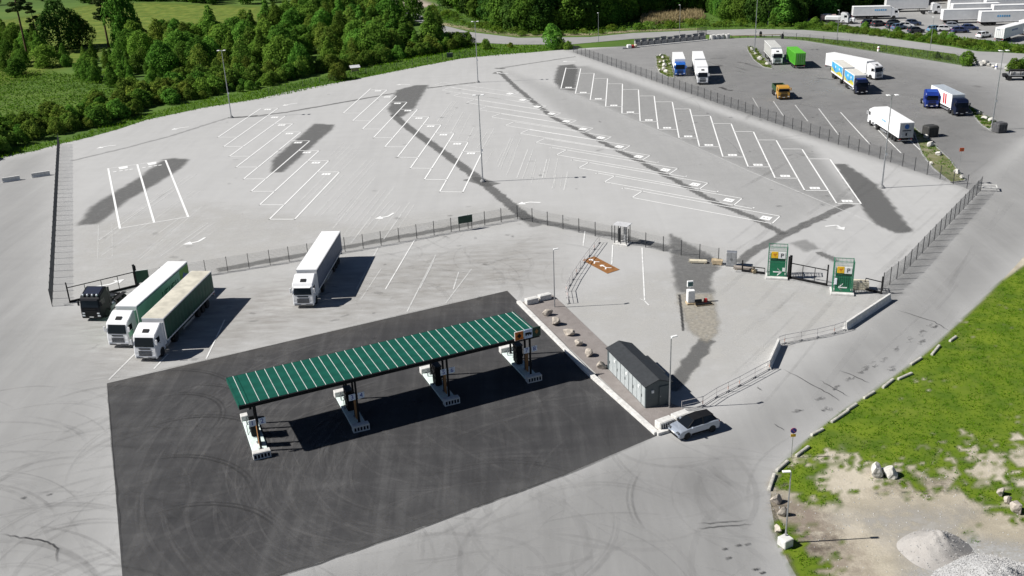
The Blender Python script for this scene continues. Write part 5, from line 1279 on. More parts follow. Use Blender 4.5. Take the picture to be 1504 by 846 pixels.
far_truck((1318, 27), -8, 11.0, 'white box truck with blue lettering at the forest edge', None, True)
far_trailer((1330, 17), -6, 13.0, 'white box trailer parked behind the lettered white truck', 4.0)
tt = thing('tractor_unit', 'white tractor unit at the end of the forest-edge trailers', 'truck', G(1380, 20), math.radians(-10)); cab(tt, p_white, 3.4); frame(tt, -2.2, -6); wheels(tt, [-1.42, -5], dual=(1,)); tanks(tt, -3.1)
far_trailer((1417, 33.5), -6, 13.6, 'white box trailer side-on, first of the big block by the cars', 4.0)
far_trailer((1470, 36.5), -6, 12.5, 'white box trailer side-on with pale blue lettering', 4.0, letters=True)
for i, (x, y, L) in enumerate([(1430, 25, 13.6), (1490, 27, 13.6), (1425, 18, 13.6), (1478, 19, 13.6), (1430, 12, 13.6), (1486, 12, 13.6), (1540, 30, 13.6), (1545, 18, 13.6)]):
    far_trailer((x, y), -6, L, 'white box trailer packed in the block behind the side-on trailers', 4.1, grp='packed white trailers')
tr1 = thing('box_trailer', 'white box trailer seen end-on beside the verge at the haulage lot', 'trailer', G(1466, 62.5), math.radians(40)); b = box_body(tr1, 11.5, 11.5, 1.1, 3.8, p_wbox, p_wbox, p_wbox, wavy=False); frame(tr1, 11, .5); wheels(tr1, [1.4, 2.7, 4.0], .5, .38, 1.0)
for k in range(5): B((4.5 + k * .7, -1.262, 2.8), (.45, .012, .4)).build('lettering', p_bluedec, b)
B((-.06, .4, 3.3), (.02, .8, .25)).build('lettering', p_greyroof, b)
tr2 = thing('box_trailer', 'white box trailer coupled behind the end-on trailer', 'trailer', G(1500, 52), math.radians(40)); b = box_body(tr2, 11, 11, 1.1, 3.9, p_wbox, p_wbox, p_wbox, wavy=False); frame(tr2, 10.5, .5); wheels(tr2, [1.4, 2.7, 8.5], .5, .38, 1.0)
tt = thing('flatbed_truck', 'bright blue-cab truck with empty dark flatbed at the forest edge', 'truck', G(1252, 26), math.radians(176)); cab(tt, p_sky, 3.4); frame(tt, -2.2, -10); fb = B((-6.3, 0, 1.15), (7.6, 2.4, .15)).build('flatbed', p_chassis, tt); wheels(tt, [-1.42, -7, -8.3], dual=(1, 2)); B((-5, 0, 1.5), (1.2, 1.5, .7), .1).build('load', m_concd, fb)
tt = thing('bonnet_truck', 'white bonneted truck beside the blue flatbed', 'truck', G(1246, 34.5), math.radians(-25)); cab(tt, p_white, 3.2, deflect=False); B((.9, 0, 1.1), (1.8, 1.9, 1.2), .2).build('bonnet', p_white, tt); frame(tt, 1.5, -7); wheels(tt, [.9, -4.5, -5.8], dual=(1, 2)); B((-4.6, 0, 1.6), (4.4, 2.3, 1.2), .2).build('tank', p_white, tt)
tt = thing('scrap_van', 'rusty pink and white van body among the verge bushes', 'van', G(1216, 31.5), math.radians(-10)); B((0, 0, 1.3), (4.6, 1.9, 1.7), .2).build('body', mat('van_pink', (.50, .36, .33), .7, var=.2), tt); wheels(tt, [-1.5, 1.5], .35, .22, .85); B((2.0, 0, 1.6), (.7, 1.7, .6), .05).build('windscreen', m_glassd, tt); B((-.5, 0, 2.18), (2.2, 1.4, .1), .03).build('roof_rack', m_white, tt)
# warehouse at the far top-right corner
wh = thing('warehouse', 'warehouse with ochre and dark walls beyond the packed trailers', 'building', G(1478, 1), math.radians(-8))
B((0, 0, 3.0), (26, 12, 6.0)).build('wall', mat('ware_wall', (.55, .36, .12), .7), wh); B((0, 0, 6.12), (26.6, 12.6, .24)).build('roof', p_greyroof, wh); B((12, -2.6, 3.5), (8, 9, 7)).build('dark_wing', mat('ware_dark', (.05, .08, .12), .6), wh)
for k in range(4):
    d_ = B((-9 + k * 5, -6.04, 1.9), (3.0, .1, 3.8)).build('loading_door', m_white, wh); B((-9 + k * 5, -6.1, .35), (2.6, .08, .5)).build('buffer', m_black, d_)

# ------------------------------------------------------------------ foliage
def leaf_mat(name, c1, c2, rnd_amt=.34, trans=.38):
    m = bpy.data.materials.new(name); m.use_nodes = True; t = m.node_tree; t.nodes.remove(t.nodes['Principled BSDF'])
    g = t.nodes.new('ShaderNodeNewGeometry'); n = t.nodes.new('ShaderNodeTexNoise'); n.inputs['Scale'].default_value = .9; n.inputs['Detail'].default_value = 5
    t.links.new(g.outputs['Position'], n.inputs['Vector'])
    r = t.nodes.new('ShaderNodeValToRGB'); r.color_ramp.elements[0].position = .35; r.color_ramp.elements[1].position = .65
    r.color_ramp.elements[0].color = (*c1, 1); r.color_ramp.elements[1].color = (*c2, 1); t.links.new(n.outputs['Fac'], r.inputs['Fac'])
    oi = t.nodes.new('ShaderNodeObjectInfo'); hs = t.nodes.new('ShaderNodeHueSaturation')
    mr = t.nodes.new('ShaderNodeMapRange'); mr.inputs[3].default_value = 1 - rnd_amt; mr.inputs[4].default_value = 1 + rnd_amt; t.links.new(oi.outputs['Random'], mr.inputs[0]); t.links.new(mr.outputs[0], hs.inputs['Value'])
    m2 = t.nodes.new('ShaderNodeMath'); m2.operation = 'MULTIPLY'; m2.inputs[1].default_value = 7.31; t.links.new(oi.outputs['Random'], m2.inputs[0])
    m3 = t.nodes.new('ShaderNodeMath'); m3.operation = 'FRACT'; t.links.new(m2.outputs[0], m3.inputs[0])
    mh = t.nodes.new('ShaderNodeMapRange'); mh.inputs[3].default_value = .482; mh.inputs[4].default_value = .52; t.links.new(m3.outputs[0], mh.inputs[0]); t.links.new(mh.outputs[0], hs.inputs['Hue'])
    t.links.new(r.outputs['Color'], hs.inputs['Color'])
    d = t.nodes.new('ShaderNodeBsdfDiffuse'); tl = t.nodes.new('ShaderNodeBsdfTranslucent'); mx = t.nodes.new('ShaderNodeMixShader'); mx.inputs[0].default_value = trans
    t.links.new(hs.outputs['Color'], d.inputs['Color']); t.links.new(hs.outputs['Color'], tl.inputs['Color']); t.links.new(d.outputs[0], mx.inputs[1]); t.links.new(tl.outputs[0], mx.inputs[2])
    t.links.new(mx.outputs[0], t.nodes['Material Output'].inputs['Surface'])
    return m
l_dec = leaf_mat('leaf_broad', (.085, .18, .026), (.17, .30, .045)); l_lite = leaf_mat('leaf_light', (.09, .17, .024), (.21, .285, .05)); l_dark = leaf_mat('leaf_dark', (.034, .085, .018), (.08, .165, .03)); l_pine = leaf_mat('pine_needles', (.03, .055, .02), (.07, .10, .03), .15, .15)
l_grass = leaf_mat('grass_blade', (.07, .165, .008), (.165, .265, .012), .0, .4); l_dry = leaf_mat('dry_reed', (.30, .24, .13), (.42, .34, .2), .0, .3); l_scrub = leaf_mat('scrub_leaf', (.07, .15, .016), (.15, .23, .03), .0, .35)
m_bark = mat('bark', (.10, .085, .07), .95, var=.25, scale=2, bump=.3); m_pinebark = mat('pine_bark', (.13, .075, .045), .95, var=.25, scale=2)
def quads_mesh(name, C, N, S, m, asp=1.0):
    """leaf quads at centres C with normals N and sizes S"""
    n = len(C); N = N / np.maximum(np.linalg.norm(N, axis=1, keepdims=True), 1e-6)
    R = nrng.normal(size=(n, 3)); U = np.cross(N, R); U /= np.maximum(np.linalg.norm(U, axis=1, keepdims=True), 1e-6); V = np.cross(N, U)
    s = S[:, None]; U = U * s * .5; V = V * s * .5 * asp
    P = np.stack([C - U - V * .3, C - V, C + U + V * .2, C + V], 1).reshape(-1, 3)
    me = bpy.data.meshes.new(name); me.vertices.add(4 * n); me.loops.add(4 * n); me.polygons.add(n)
    me.vertices.foreach_set('co', P.astype(np.float32).ravel()); me.loops.foreach_set('vertex_index', np.arange(4 * n, dtype=np.int32))
    me.polygons.foreach_set('loop_start', np.arange(0, 4 * n, 4, dtype=np.int32)); me.update(calc_edges=True); me.materials.append(m)
    return me
def crown_mesh(name, lobes, n, s, m, seed):
    r = np.random.default_rng(seed); L = np.array(lobes)       # x y z r squash
    wgt = L[:, 3] ** 2; idx = r.choice(len(L), n, p=wgt / wgt.sum())
    D = r.normal(size=(n, 3)); D /= np.linalg.norm(D, axis=1, keepdims=True)
    D[:, 2] = np.where((D[:, 2] < -.35) & (r.random(n) < .7), -D[:, 2], D[:, 2])
    rad = L[idx, 3] * (1 - np.abs(r.normal(0, .16, n))) * (1 + .10 * r.normal(size=n))
    C = L[idx, :3] + D * rad[:, None] * np.c_[np.ones(n), np.ones(n), L[idx, 4]]
    # keep leaves that are not buried deep inside another lobe
    dist = np.min([np.linalg.norm((C - l[:3]) / np.array([1, 1, l[4]]), axis=1) / l[3] for l in L], axis=0)
    k = dist > .62; C = C[k]; D = D[k]
    C[:, 2] = np.maximum(C[:, 2], .12)
    N = D + r.normal(size=D.shape) * .45
    return quads_mesh(name, C, N, s * r.uniform(.6, 1.35, len(C)), m, .75)
def limbs(lobes, h, r0, seed, m):
    rr = random.Random(seed); mb = MB(); mb.tube([(0, 0, -.1), (rr.uniform(-.1, .1), rr.uniform(-.1, .1), h * .35), (rr.uniform(-.2, .2), rr.uniform(-.2, .2), h * .8)], [r0, r0 * .7, r0 * .25], 7)
    for l in lobes[:7]:
        z0 = max(.2 * h, l[2] - l[3] * .9 - .4); z0 = min(z0, l[2] * .7)
        mb.tube([(0, 0, z0), (l[0] * .5, l[1] * .5, (z0 + l[2]) / 2 + .1), (l[0] * .9, l[1] * .9, l[2])], [r0 * .45, r0 * .3, r0 * .1], 5)
    return mb.mesh('trunk', m)
def proto(kind, h, spread, nl, n, s, m, seed, bark, base=.25, squash=.8, taper=.0):
    rr = random.Random(seed); lobes = []
    for i in range(nl):
        t = (i + .5) / nl; z = h * (base + (1 - base) * .88 * t); ra = spread * (1 - taper * t) * (.35 + .65 * math.sin(math.pi * min(1, .2 + t * .85)))
        a = i * 2.399 + rr.uniform(-.5, .5); q = ra * rr.uniform(.35, .85)
        lobes.append((q * math.cos(a), q * math.sin(a), z, ra * rr.uniform(.42, .62) + .12 * spread, squash))
    return crown_mesh('crown', lobes, n, s, m, seed), limbs(lobes, h, max(.06, h * .018), seed, bark)
PT = {}
for i, (h_, sp_, nl_, n_, s_, m_, tp_, bs_) in enumerate([(8, 3.2, 19, 6400, .40, l_dec, .3, .06), (8.6, 2.5, 21, 5200, .36, l_dec, .65, .05), (8, 2.7, 22, 4200, .34, l_lite, .5, .08), (7.4, 3.5, 16, 6400, .42, l_dec, .15, .05)]): PT['dec%d' % i] = proto('dec', h_, sp_, nl_, n_, s_, m_, 100 + i, m_bark, bs_, .95, tp_)
for i in range(4): PT['shr%d' % i] = proto('shr', 3.6, 1.9, 11, 2600, .30, (l_lite, l_dec, l_lite, l_dec)[i], 200 + i, m_bark, .05, 1.0, .25)
for i in range(3): PT['for%d' % i] = proto('for', 16, 3.9, 24, 5200, .72, (l_dark, l_dark, l_dec)[i], 300 + i, m_bark, .06, 1.0, .45)
for i in range(2): PT['low%d' % i] = proto('low', 1.5, 1.3, 7, 900, .2, (l_lite, l_scrub)[i], 400 + i, m_bark, .1, .7, .1)
PT['big'] = proto('big', 13, 5.6, 34, 13000, .52, l_dark, 501, m_bark, .08, 1.0, .3)
def pine_proto(seed, h=19):
    rr = random.Random(seed); lobes = []; mb = MB(); mb.tube([(0, 0, -.1), (.1, 0, h * .5), (.0, .1, h)], [.24, .17, .05], 8)
    for i in range(26):
        z = h * rr.uniform(.42, 1.0); a = rr.uniform(0, 6.3); q = rr.uniform(.8, 3.2) * (1.15 - z / h * .75)
        lobes.append((q * math.cos(a), q * math.sin(a), z, rr.uniform(.5, 1.0), .5)); mb.tube([(0, 0, z - .3), (q * math.cos(a), q * math.sin(a), z)], [.05, .02], 4)
    return crown_mesh('crown', lobes, 8000, .42, l_pine, seed), mb.mesh('trunk', m_pinebark)
PT['pine0'] = pine_proto(11); PT['pine1'] = pine_proto(12, 17)
def plant(key, p, sc, lab, cat='tree', group=None, name=None, zs=None):
    nm = name or {'dec': 'deciduous_tree', 'shr': 'shrub', 'for': 'forest_tree', 'low': 'bush', 'big': 'broad_tree', 'pin': 'pine_tree'}[key[:3]]
    t = thing(nm, lab, cat, (p[0], p[1], -.05), rnd.uniform(0, 6.28), group); t.scale = (sc * rnd.uniform(.88, 1.12), sc * rnd.uniform(.88, 1.12), sc * (zs or rnd.uniform(.88, 1.15)))
    cm, tm = PT[key]; link('crown', cm, t); link('trunk', tm, t)
    return t
def scatter(pxpoly, n, mind, seed, tries=60):
    poly = [G(*p) for p in pxpoly]; r = np.random.default_rng(seed); A = np.array([(p.x, p.y) for p in poly]); lo, hi = A.min(0), A.max(0); out = []
    for _ in range(n * tries):
        if len(out) >= n: break
        P = r.uniform(lo, hi, (1, 2))
        if sdist(P, poly)[0] < 0: continue
        if any((P[0, 0] - q[0]) ** 2 + (P[0, 1] - q[1]) ** 2 < mind * mind for q in out): continue
        out.append(tuple(P[0]))
    return out
# wood beside the lot
W_ = [(182, 78), (215, 66), (262, 58), (330, 50), (380, 48), (410, 30), (470, 14), (540, 12), (600, 24), (640, 45), (648, 66), (600, 80), (560, 86), (500, 98), (460, 108), (420, 108), (380, 112), (330, 118), (290, 116), (240, 112), (205, 104), (195, 92)]
for i, p in enumerate(scatter(W_, 215, 3.0, 1)): plant('dec%d' % rnd.choice((0, 1, 3, 2, 2)), p, rnd.choice((.6, .75, .9, 1.0, 1.15, 1.3)) * rnd.uniform(.92, 1.08), 'leafy broad-crowned tree in the dense wood beside the lot', 'tree', 'trees of the dense wood beside the lot')
# rounded shrubs on the meadow side of the belt
for i, p in enumerate(scatter([(78, 100), (110, 86), (165, 92), (225, 110), (228, 130), (170, 132), (110, 112)], 24, 2.8, 2)): plant('dec%d' % rnd.choice((0, 1, 3)), p, rnd.uniform(.5, .72), 'rounded dark shrub-tree in the clump on the meadow slope', 'tree', 'shrub-trees on the meadow slope')
plant('shr1', G(25, 112), 1.35, 'single rounded bush standing alone on the meadow slope', 'bush', zs=1.1)
# shrub belt along the asphalt edge
belt = [(0, 192), (60, 180), (120, 164), (180, 146), (230, 132), (290, 120), (360, 115), (400, 112), (398, 125), (330, 139), (270, 150), (215, 163), (175, 176), (100, 196), (50, 208), (0, 218)]
for i, p in enumerate(scatter(belt, 135, 2.0, 3)): plant('shr%d' % rnd.randrange(4), p, rnd.choice((.55, .75, .9, 1.05, 1.3)) * rnd.uniform(.9, 1.1), 'leafy shrub in the thick belt along the asphalt edge', 'shrub', 'shrub belt along the asphalt edge')
belt0 = [(-120, 225), (0, 190), (0, 226), (-120, 258)]
for i, p in enumerate(scatter(belt0, 30, 2.4, 31)): plant('shr%d' % rnd.randrange(4), p, rnd.uniform(.9, 1.5), 'leafy shrub in the thick belt along the asphalt edge', 'shrub', 'shrub belt along the asphalt edge')
belt2 = [(400, 110), (440, 104), (500, 96), (560, 86), (640, 70), (675, 62), (680, 68), (655, 75), (600, 84), (530, 97), (470, 108), (400, 122)]
for i, p in enumerate(scatter(belt2, 62, 2.4, 4)): plant('shr%d' % rnd.choice((0, 2, 0, 1)), p, rnd.uniform(.8, 1.3), 'light green shrub in front of the dense wood', 'shrub', 'light shrubs in front of the dense wood')
plant('shr0', G(498, 117), 1.3, 'yellow-green willow bush beside the notice shelter', 'bush', zs=.95)
plant('shr3', G(812, 70.5), 1.55, 'dark conical bush at the top corner of the long fence', 'bush', zs=1.3); plant('shr1', G(822, 71.5), .9, 'low dark bush leaning on the long fence corner', 'bush'); plant('shr1', G(834, 72.5), .65, 'small dark bush at the first post of the long fence', 'bush')
for x, y, s_ in [(713, 72, .8), (688, 66, 1.0), (750, 70, .5), (672, 68, 1.0)]: plant('shr2', G(x, y), s_, 'small pale bush on the verge below the public road', 'bush', 'small bushes on the road verge')
# specimen trees on the meadow at the top left
plant('pine0', G(40, 80), 1.3, 'tall sparse pine rising over the meadow corner', 'tree'); plant('pine1', G(160, 70), 1.3, 'tall bare-stemmed pine beside the wood edge', 'tree'); plant('pine1', G(58, 74), .85, 'shorter pine beside the tall sparse pine', 'tree')
plant('big', G(92, 72), 1.2, 'broad dark spreading tree on the open meadow', 'tree'); plant('big', G(118, 68), .8, 'smaller dark tree joined to the broad meadow tree', 'tree')
plant('dec3', G(186, 70), 1.5, 'tall loose-crowned tree at the wood corner by the bare-stemmed pine', 'tree', zs=1.7); plant('dec1', G(8, 62), 1.1, 'dark tree at the far left of the meadow', 'tree'); plant('dec0', G(12, 88), .9, 'low dark tree shading the meadow near the tall sparse pine', 'tree'); plant('dec1', G(30, 92), .8, 'low dark tree below the tall sparse pine', 'tree'); plant('dec1', G(-15, 95), .9, 'dark tree left of the tall sparse pine', 'tree')
for i, p in enumerate(scatter([(120, -12), (450, -14), (450, 3), (330, 7), (200, 4), (120, 6)], 70, 5.5, 5)): plant('for%d' % rnd.randrange(3), p, rnd.uniform(.5, .85), 'dark tree in the far line behind the meadow', 'tree', 'far tree line behind the meadow')
for i, p in enumerate(scatter([(-200, -8), (120, -12), (118, 2), (-200, 20)], 26, 8, 51)): plant('for%d' % rnd.randrange(3), p, rnd.uniform(.4, .7), 'dark tree in the far line behind the meadow', 'tree', 'far tree line behind the meadow')
for i, p in enumerate(scatter([(-60, 75), (20, 60), (75, 82), (70, 100), (0, 112), (-60, 120)], 16, 4.5, 61)): plant('dec%d' % rnd.choice((0, 1, 3)), p, rnd.uniform(.6, 1.0), 'dark leafy tree in the loose group around the tall sparse pine', 'tree', 'trees around the tall sparse pine')
for i, p in enumerate(scatter([(178, 66), (200, 60), (215, 66), (200, 80), (180, 80)], 7, 3.5, 62)): plant('dec%d' % rnd.choice((0, 1, 3)), p, rnd.uniform(.9, 1.3), 'tall tree in the knot at the wood corner', 'tree', 'trees at the wood corner')
# high forest behind the road
FO = [(690, 24), (740, 43), (790, 49), (850, 43), (900, 36), (938, 21), (1035, 16), (1060, 24), (1090, 32), (1150, 38), (1195, 31), (1250, 19), (1310, 7), (1400, -6), (1500, -14), (1500, -26), (1350, -10), (1250, 0), (1150, 14), (1040, 4), (950, 8), (850, 16), (760, 18), (720, 2), (660, -14), (640, -8), (650, 6)]
for i, p in enumerate(scatter(FO, 260, 3.6, 6)): plant('for%d' % rnd.choice((0, 1, 0, 2)), p, rnd.uniform(.75, 1.2), 'tall dark tree of the forest behind the public road', 'tree', 'forest behind the public road')
for i, p in enumerate(scatter([(640, 0), (700, 22), (745, 42), (800, 48), (800, 44), (740, 30), (690, 8), (660, -6)], 26, 3.5, 7)): plant('dec%d' % rnd.choice((0, 1, 2)), p, rnd.uniform(.8, 1.15), 'mid-green tree on the sunny edge of the forest', 'tree', 'sunny forest edge trees')
for i, p in enumerate(scatter([(1085, 26), (1140, 40), (1192, 33), (1180, 26), (1130, 30)], 16, 3, 8)): plant('dec%d' % rnd.choice((0, 1)), p, rnd.uniform(.6, .95), 'leafy tree at the forest tip beside the slim street lamp', 'tree', 'leafy trees at the forest tip')
def along(pxs, n, jit, seed):
    P = [G(*p) for p in pxs]; r = random.Random(seed); L = [0]
    for i in range(len(P) - 1): L.append(L[-1] + (P[i + 1] - P[i]).length)
    out = []
    for k in range(n):
        s = L[-1] * (k + .5) / n; i = max(j for j in range(len(P) - 1) if L[j] <= s); q = P[i].lerp(P[i + 1], (s - L[i]) / (L[i + 1] - L[i])); out.append((q.x + r.uniform(-jit, jit), q.y + r.uniform(-jit, jit)))
    return out
for p in along([(775, 47), (850, 43), (900, 36), (938, 22), (1035, 17), (1060, 24), (1085, 31)], 38, 1.5, 3): plant('dec%d' % rnd.choice((0, 1, 3)), p, rnd.uniform(.6, 1.25), 'leafy tree in the front row of the forest above the bank', 'tree', 'front row of the forest')
for p in along([(640, 16), (690, 38), (750, 50), (800, 52), (870, 49), (930, 43), (1030, 38), (1110, 38), (1180, 41)], 60, 2.2, 8): plant('low%d' % rnd.randrange(2), p, rnd.uniform(.6, 1.5), 'low bush on the overgrown bank of the public road', 'bush', 'low bushes on the road bank')
# hedge and bushes along the haulage lot
for i, p in enumerate(scatter([(1180, 36), (1240, 40), (1330, 53), (1430, 63), (1500, 72), (1500, 77), (1420, 70), (1310, 56), (1220, 44), (1175, 41)], 70, 1.9, 10)): plant('low%d' % rnd.randrange(2), p, rnd.uniform(.5, 1.15), 'scrubby bush on the verge below the haulage lot', 'bush', 'scrubby verge bushes')
for x, y, s_ in [(1369, 58, 1.1), (1385, 60, .9), (1397, 62, 1.0), (1318, 50, .8), (1270, 43, .8), (1196, 38, 1.0)]: plant('shr1', G(x, y), s_ * .8, 'larger dark bush on the verge below the haulage lot', 'bush', 'larger verge bushes')
plant('shr1', G(1421, 96), .9, 'rounded bush at the end of the grass strip by the rubble', 'bush'); plant('shr3', G(1376, 85), .45, 'small bush on the grass strip by the yard', 'bush'); plant('low0', G(1391, 87), .7, 'tiny bush on the grass strip by the yard', 'bush')
for x, y in [(1495, 104), (1503, 102), (1487, 105)]: plant('shr1', G(x, y), .8, 'dark bush beside the stake truck', 'bush', 'bushes beside the stake truck')

# grass blades, scrub, reeds (uncountable)
def blades(name, P, h, wd, m, lean=.5, parent=None):
    n = len(P); r = nrng
    a = r.uniform(0, 6.283, n); hh = h * r.uniform(.5, 1.4, n); ln = np.c_[r.normal(0, lean, (n, 2)) * hh[:, None], hh]
    U = np.c_[np.cos(a), np.sin(a), np.zeros(n)] * (wd * r.uniform(.6, 1.4, n))[:, None]
    b = np.c_[P, np.full(n, -.02)] if P.shape[1] == 2 else P
    V = np.stack([b - U, b + U, b + ln], 1).reshape(-1, 3)
    me = bpy.data.meshes.new(name); me.vertices.add(3 * n); me.loops.add(3 * n); me.polygons.add(n)
    me.vertices.foreach_set('co', V.astype(np.float32).ravel()); me.loops.foreach_set('vertex_index', np.arange(3 * n, dtype=np.int32)); me.polygons.foreach_set('loop_start', np.arange(0, 3 * n, 3, dtype=np.int32)); me.update(calc_edges=True); me.materials.append(m)
    return link(name, me, parent)
def fbm(P, f, seed=0):
    return np.array([mnoise.fractal((x * f + seed, y * f, seed * .7), 1.0, 2.0, 4) for x, y in P])
def pts_in(poly, n, seed, dens=None):
    r = np.random.default_rng(seed); A = np.array([(p[0], p[1]) for p in poly]); lo, hi = A.min(0), A.max(0); P = r.uniform(lo, hi, (n, 2)); d = sdist(P, poly); return P[d > 0], d[d > 0]
# verge on the right: soil sheet, grass film and blades where it grows
vp = GP(VERGE[2:] + [(1300, 1150), (1900, 1000), (1900, 300), (1640, 300)][0:4])
verge = tag(flat_up(MB().flat(vp, .012), 'sandy_verge', m_soil), 'sandy ground with patchy grass beside the access road', None, None, 'structure')
sandline = GP([(1040, 560), (1131, 692), (1155, 702), (1195, 690), (1225, 685), (1262, 690), (1300, 700), (1345, 690), (1372, 672), (1410, 668), (1430, 655), (1504, 648), (1700, 660), (1800, 300), (1500, 200)])
patchA = GP([(1134, 775), (1150, 770), (1170, 790), (1195, 812), (1210, 835), (1240, 850), (1250, 900), (1160, 900)])
patchB = GP([(1400, 712), (1440, 705), (1470, 700), (1520, 690), (1540, 730), (1500, 752), (1455, 748), (1425, 735)])
patchC = GP([(1128, 680), (1200, 670), (1212, 728), (1175, 738), (1138, 720)]); patchD = GP([(1210, 730), (1260, 728), (1300, 712), (1330, 712), (1335, 700), (1300, 695), (1240, 705), (1215, 715)])
def grass_amt(P):
    a = np.zeros(len(P))
    for poly, k, soft in ((sandline, 1.0, 5.0), (patchA, .75, 1.2), (patchB, .8, 2.2), (patchC, .95, 1.6), (patchD, .5, 1.6)): a = np.maximum(a, k * np.clip(sdist(P, poly) / soft * .5 + .5, 0, 1))
    f = fbm(P, .35, 3) * .6 + fbm(P, 1.3, 9) * .8 + fbm(P, 3.0, 5) * .35
    bare = np.clip((fbm(P, .16, 21) - .18) * 2.2, 0, .5)
    return np.clip((a - .28 - bare * .55 + f * .62) * 3.4, 0, 1)
gpoly = GP(VERGE[3:18] + [(1172, 850), (1260, 900), (1540, 900), (1640, 700), (1640, 300)])
P, d = pts_in(gpoly, 46000, 4); ga = grass_amt(P) * np.clip(d / .5, 0, 1); keep = nrng.random(len(P)) < ga
P = P[keep]; reps = 4
PP = np.repeat(P, reps, 0) + nrng.normal(0, .10, (len(P) * reps, 2))
film('grass_growth', gpoly, film_mat('grass_film', (.075, .135, .008), scale=.18, lo=.25, hi=.5, fmin=.75, col2=(.145, .205, .014)), .02, .45, .3, .95, verge, 0, grass_amt)
tag(blades('grass', PP, .15, .05, l_grass, .9), 'rough green grass growing on the sandy verge', 'grass', None, 'stuff')
# scrub and tall grass on the left and the verges
def cover_q(pxpoly, n, h, s, m, lab, cat, seed, name='weeds'):
    P, d = pts_in(GP(pxpoly), n, seed); hm = h * (.55 + .9 * np.clip(fbm(P, .18, seed) + .35, 0, 1)); z = hm * nrng.random(len(P)) ** .6
    N = nrng.normal(size=(len(P), 3)); N[:, 2] = np.abs(N[:, 2]) + .5
    o = link(name, quads_mesh(name, np.c_[P, z], N, s * nrng.uniform(.5, 1.4, len(P)), m, .7)); tag(o, lab, cat, None, 'stuff')
def cover(pxpoly, n, h, wd, m, lab, cat, seed, name='tall_grass', lean=.5):
    P, d = pts_in(GP(pxpoly), n, seed); tag(blades(name, P, h, wd, m, lean), lab, cat, None, 'stuff')
meadow = GP([(-150, 60), (60, 20), (130, 8), (215, 4), (330, 8), (420, 12), (380, 32), (300, 50), (215, 60), (150, 72), (140, 84), (20, 120), (-150, 150)])
film('meadow', meadow, film_mat('meadow_film', (.10, .165, .02), scale=.16, lo=.3, hi=.6, fmin=.5, col2=(.19, .225, .038)), -.03, 3.0, 5.0, .95, terrain)
cover_q([(-100, 130), (20, 105), (110, 110), (200, 125), (250, 130), (150, 160), (60, 185), (-100, 225)], 33800, .8, .42, l_scrub, 'tall weeds covering the slope above the shrub belt', 'weeds', 21)
cover([(-10, 236), (50, 223), (100, 210), (175, 190.5), (215, 177), (300, 159), (395, 144), (395, 130), (300, 146), (200, 172), (100, 203), (-10, 226)], 16000, .45, .09, l_grass, 'grass fringe between shrub belt and asphalt', 'grass', 22, 'grass')
cover([(395, 144), (530, 115.5), (600, 101.5), (680, 86), (780, 77.5), (835, 72), (838, 66), (760, 67), (690, 64), (655, 55), (640, 72), (560, 95), (395, 130)], 24000, .5, .12, l_grass, 'bright grass verge between the wood and the lot', 'grass', 23, 'grass')
cover_q([(640, 10), (690, 25), (740, 44), (800, 49), (860, 42), (1000, 30), (1080, 32), (1180, 40), (1240, 46), (1180, 43), (1026, 43.5), (930, 47.5), (866, 53.5), (760, 54.5), (690, 46), (648, 35), (625, 22)], 33800, 1.2, .42, l_scrub, 'overgrown bank between the forest and the public road', 'weeds', 24)
cover([(940, 38), (945, 22), (1000, 19), (1030, 20), (1036, 30), (1000, 33)], 9000, 1.6, .16, l_dry, 'patch of dry straw-coloured reeds at the forest edge', 'reeds', 25, 'reeds', .2)
cover_q([(1180, 43), (1195, 34), (1340, 51), (1440, 60), (1520, 70), (1520, 80), (1436, 75), (1396, 67), (1317, 57), (1237, 48)], 26000, .7, .42, l_scrub, 'weedy verge below the haulage lot', 'weeds', 26)
cover([(1150, 55), (1184, 56), (1264, 63), (1343, 73), (1423, 82), (1430, 92), (1418, 96), (1343, 84), (1285, 75), (1224, 65.5), (1184, 59)], 9000, .35, .1, l_scrub, 'thin grass strip between the truck yard and the road', 'grass', 27, 'grass', .6)
sp_ = film('sandy_strip', GP([(1230, 47), (1290, 52), (1320, 57), (1300, 56), (1240, 49)]), f_pale, -.02, 1.0, 1.5, .9, terrain)
film('sandy_edge', GP([(648, 36), (690, 44), (760, 53), (866, 52), (930, 46.5), (1026, 43), (1026, 41.5), (930, 44), (866, 49), (760, 50), (690, 40), (650, 33)]), film_mat('edge_sand', (.40, .34, .22), scale=.2, lo=.3, hi=.6, fmin=.2), -.02, 1.2, 1.5, .9, terrain)
film('quarry_track', GP([(540, -12), (600, -6), (640, 8), (612, 12), (560, 6), (520, 0)]), film_mat('quarry', (.45, .38, .32), scale=.1, lo=.3, hi=.6, fmin=.7), -.02, 2, 3, .95, terrain)
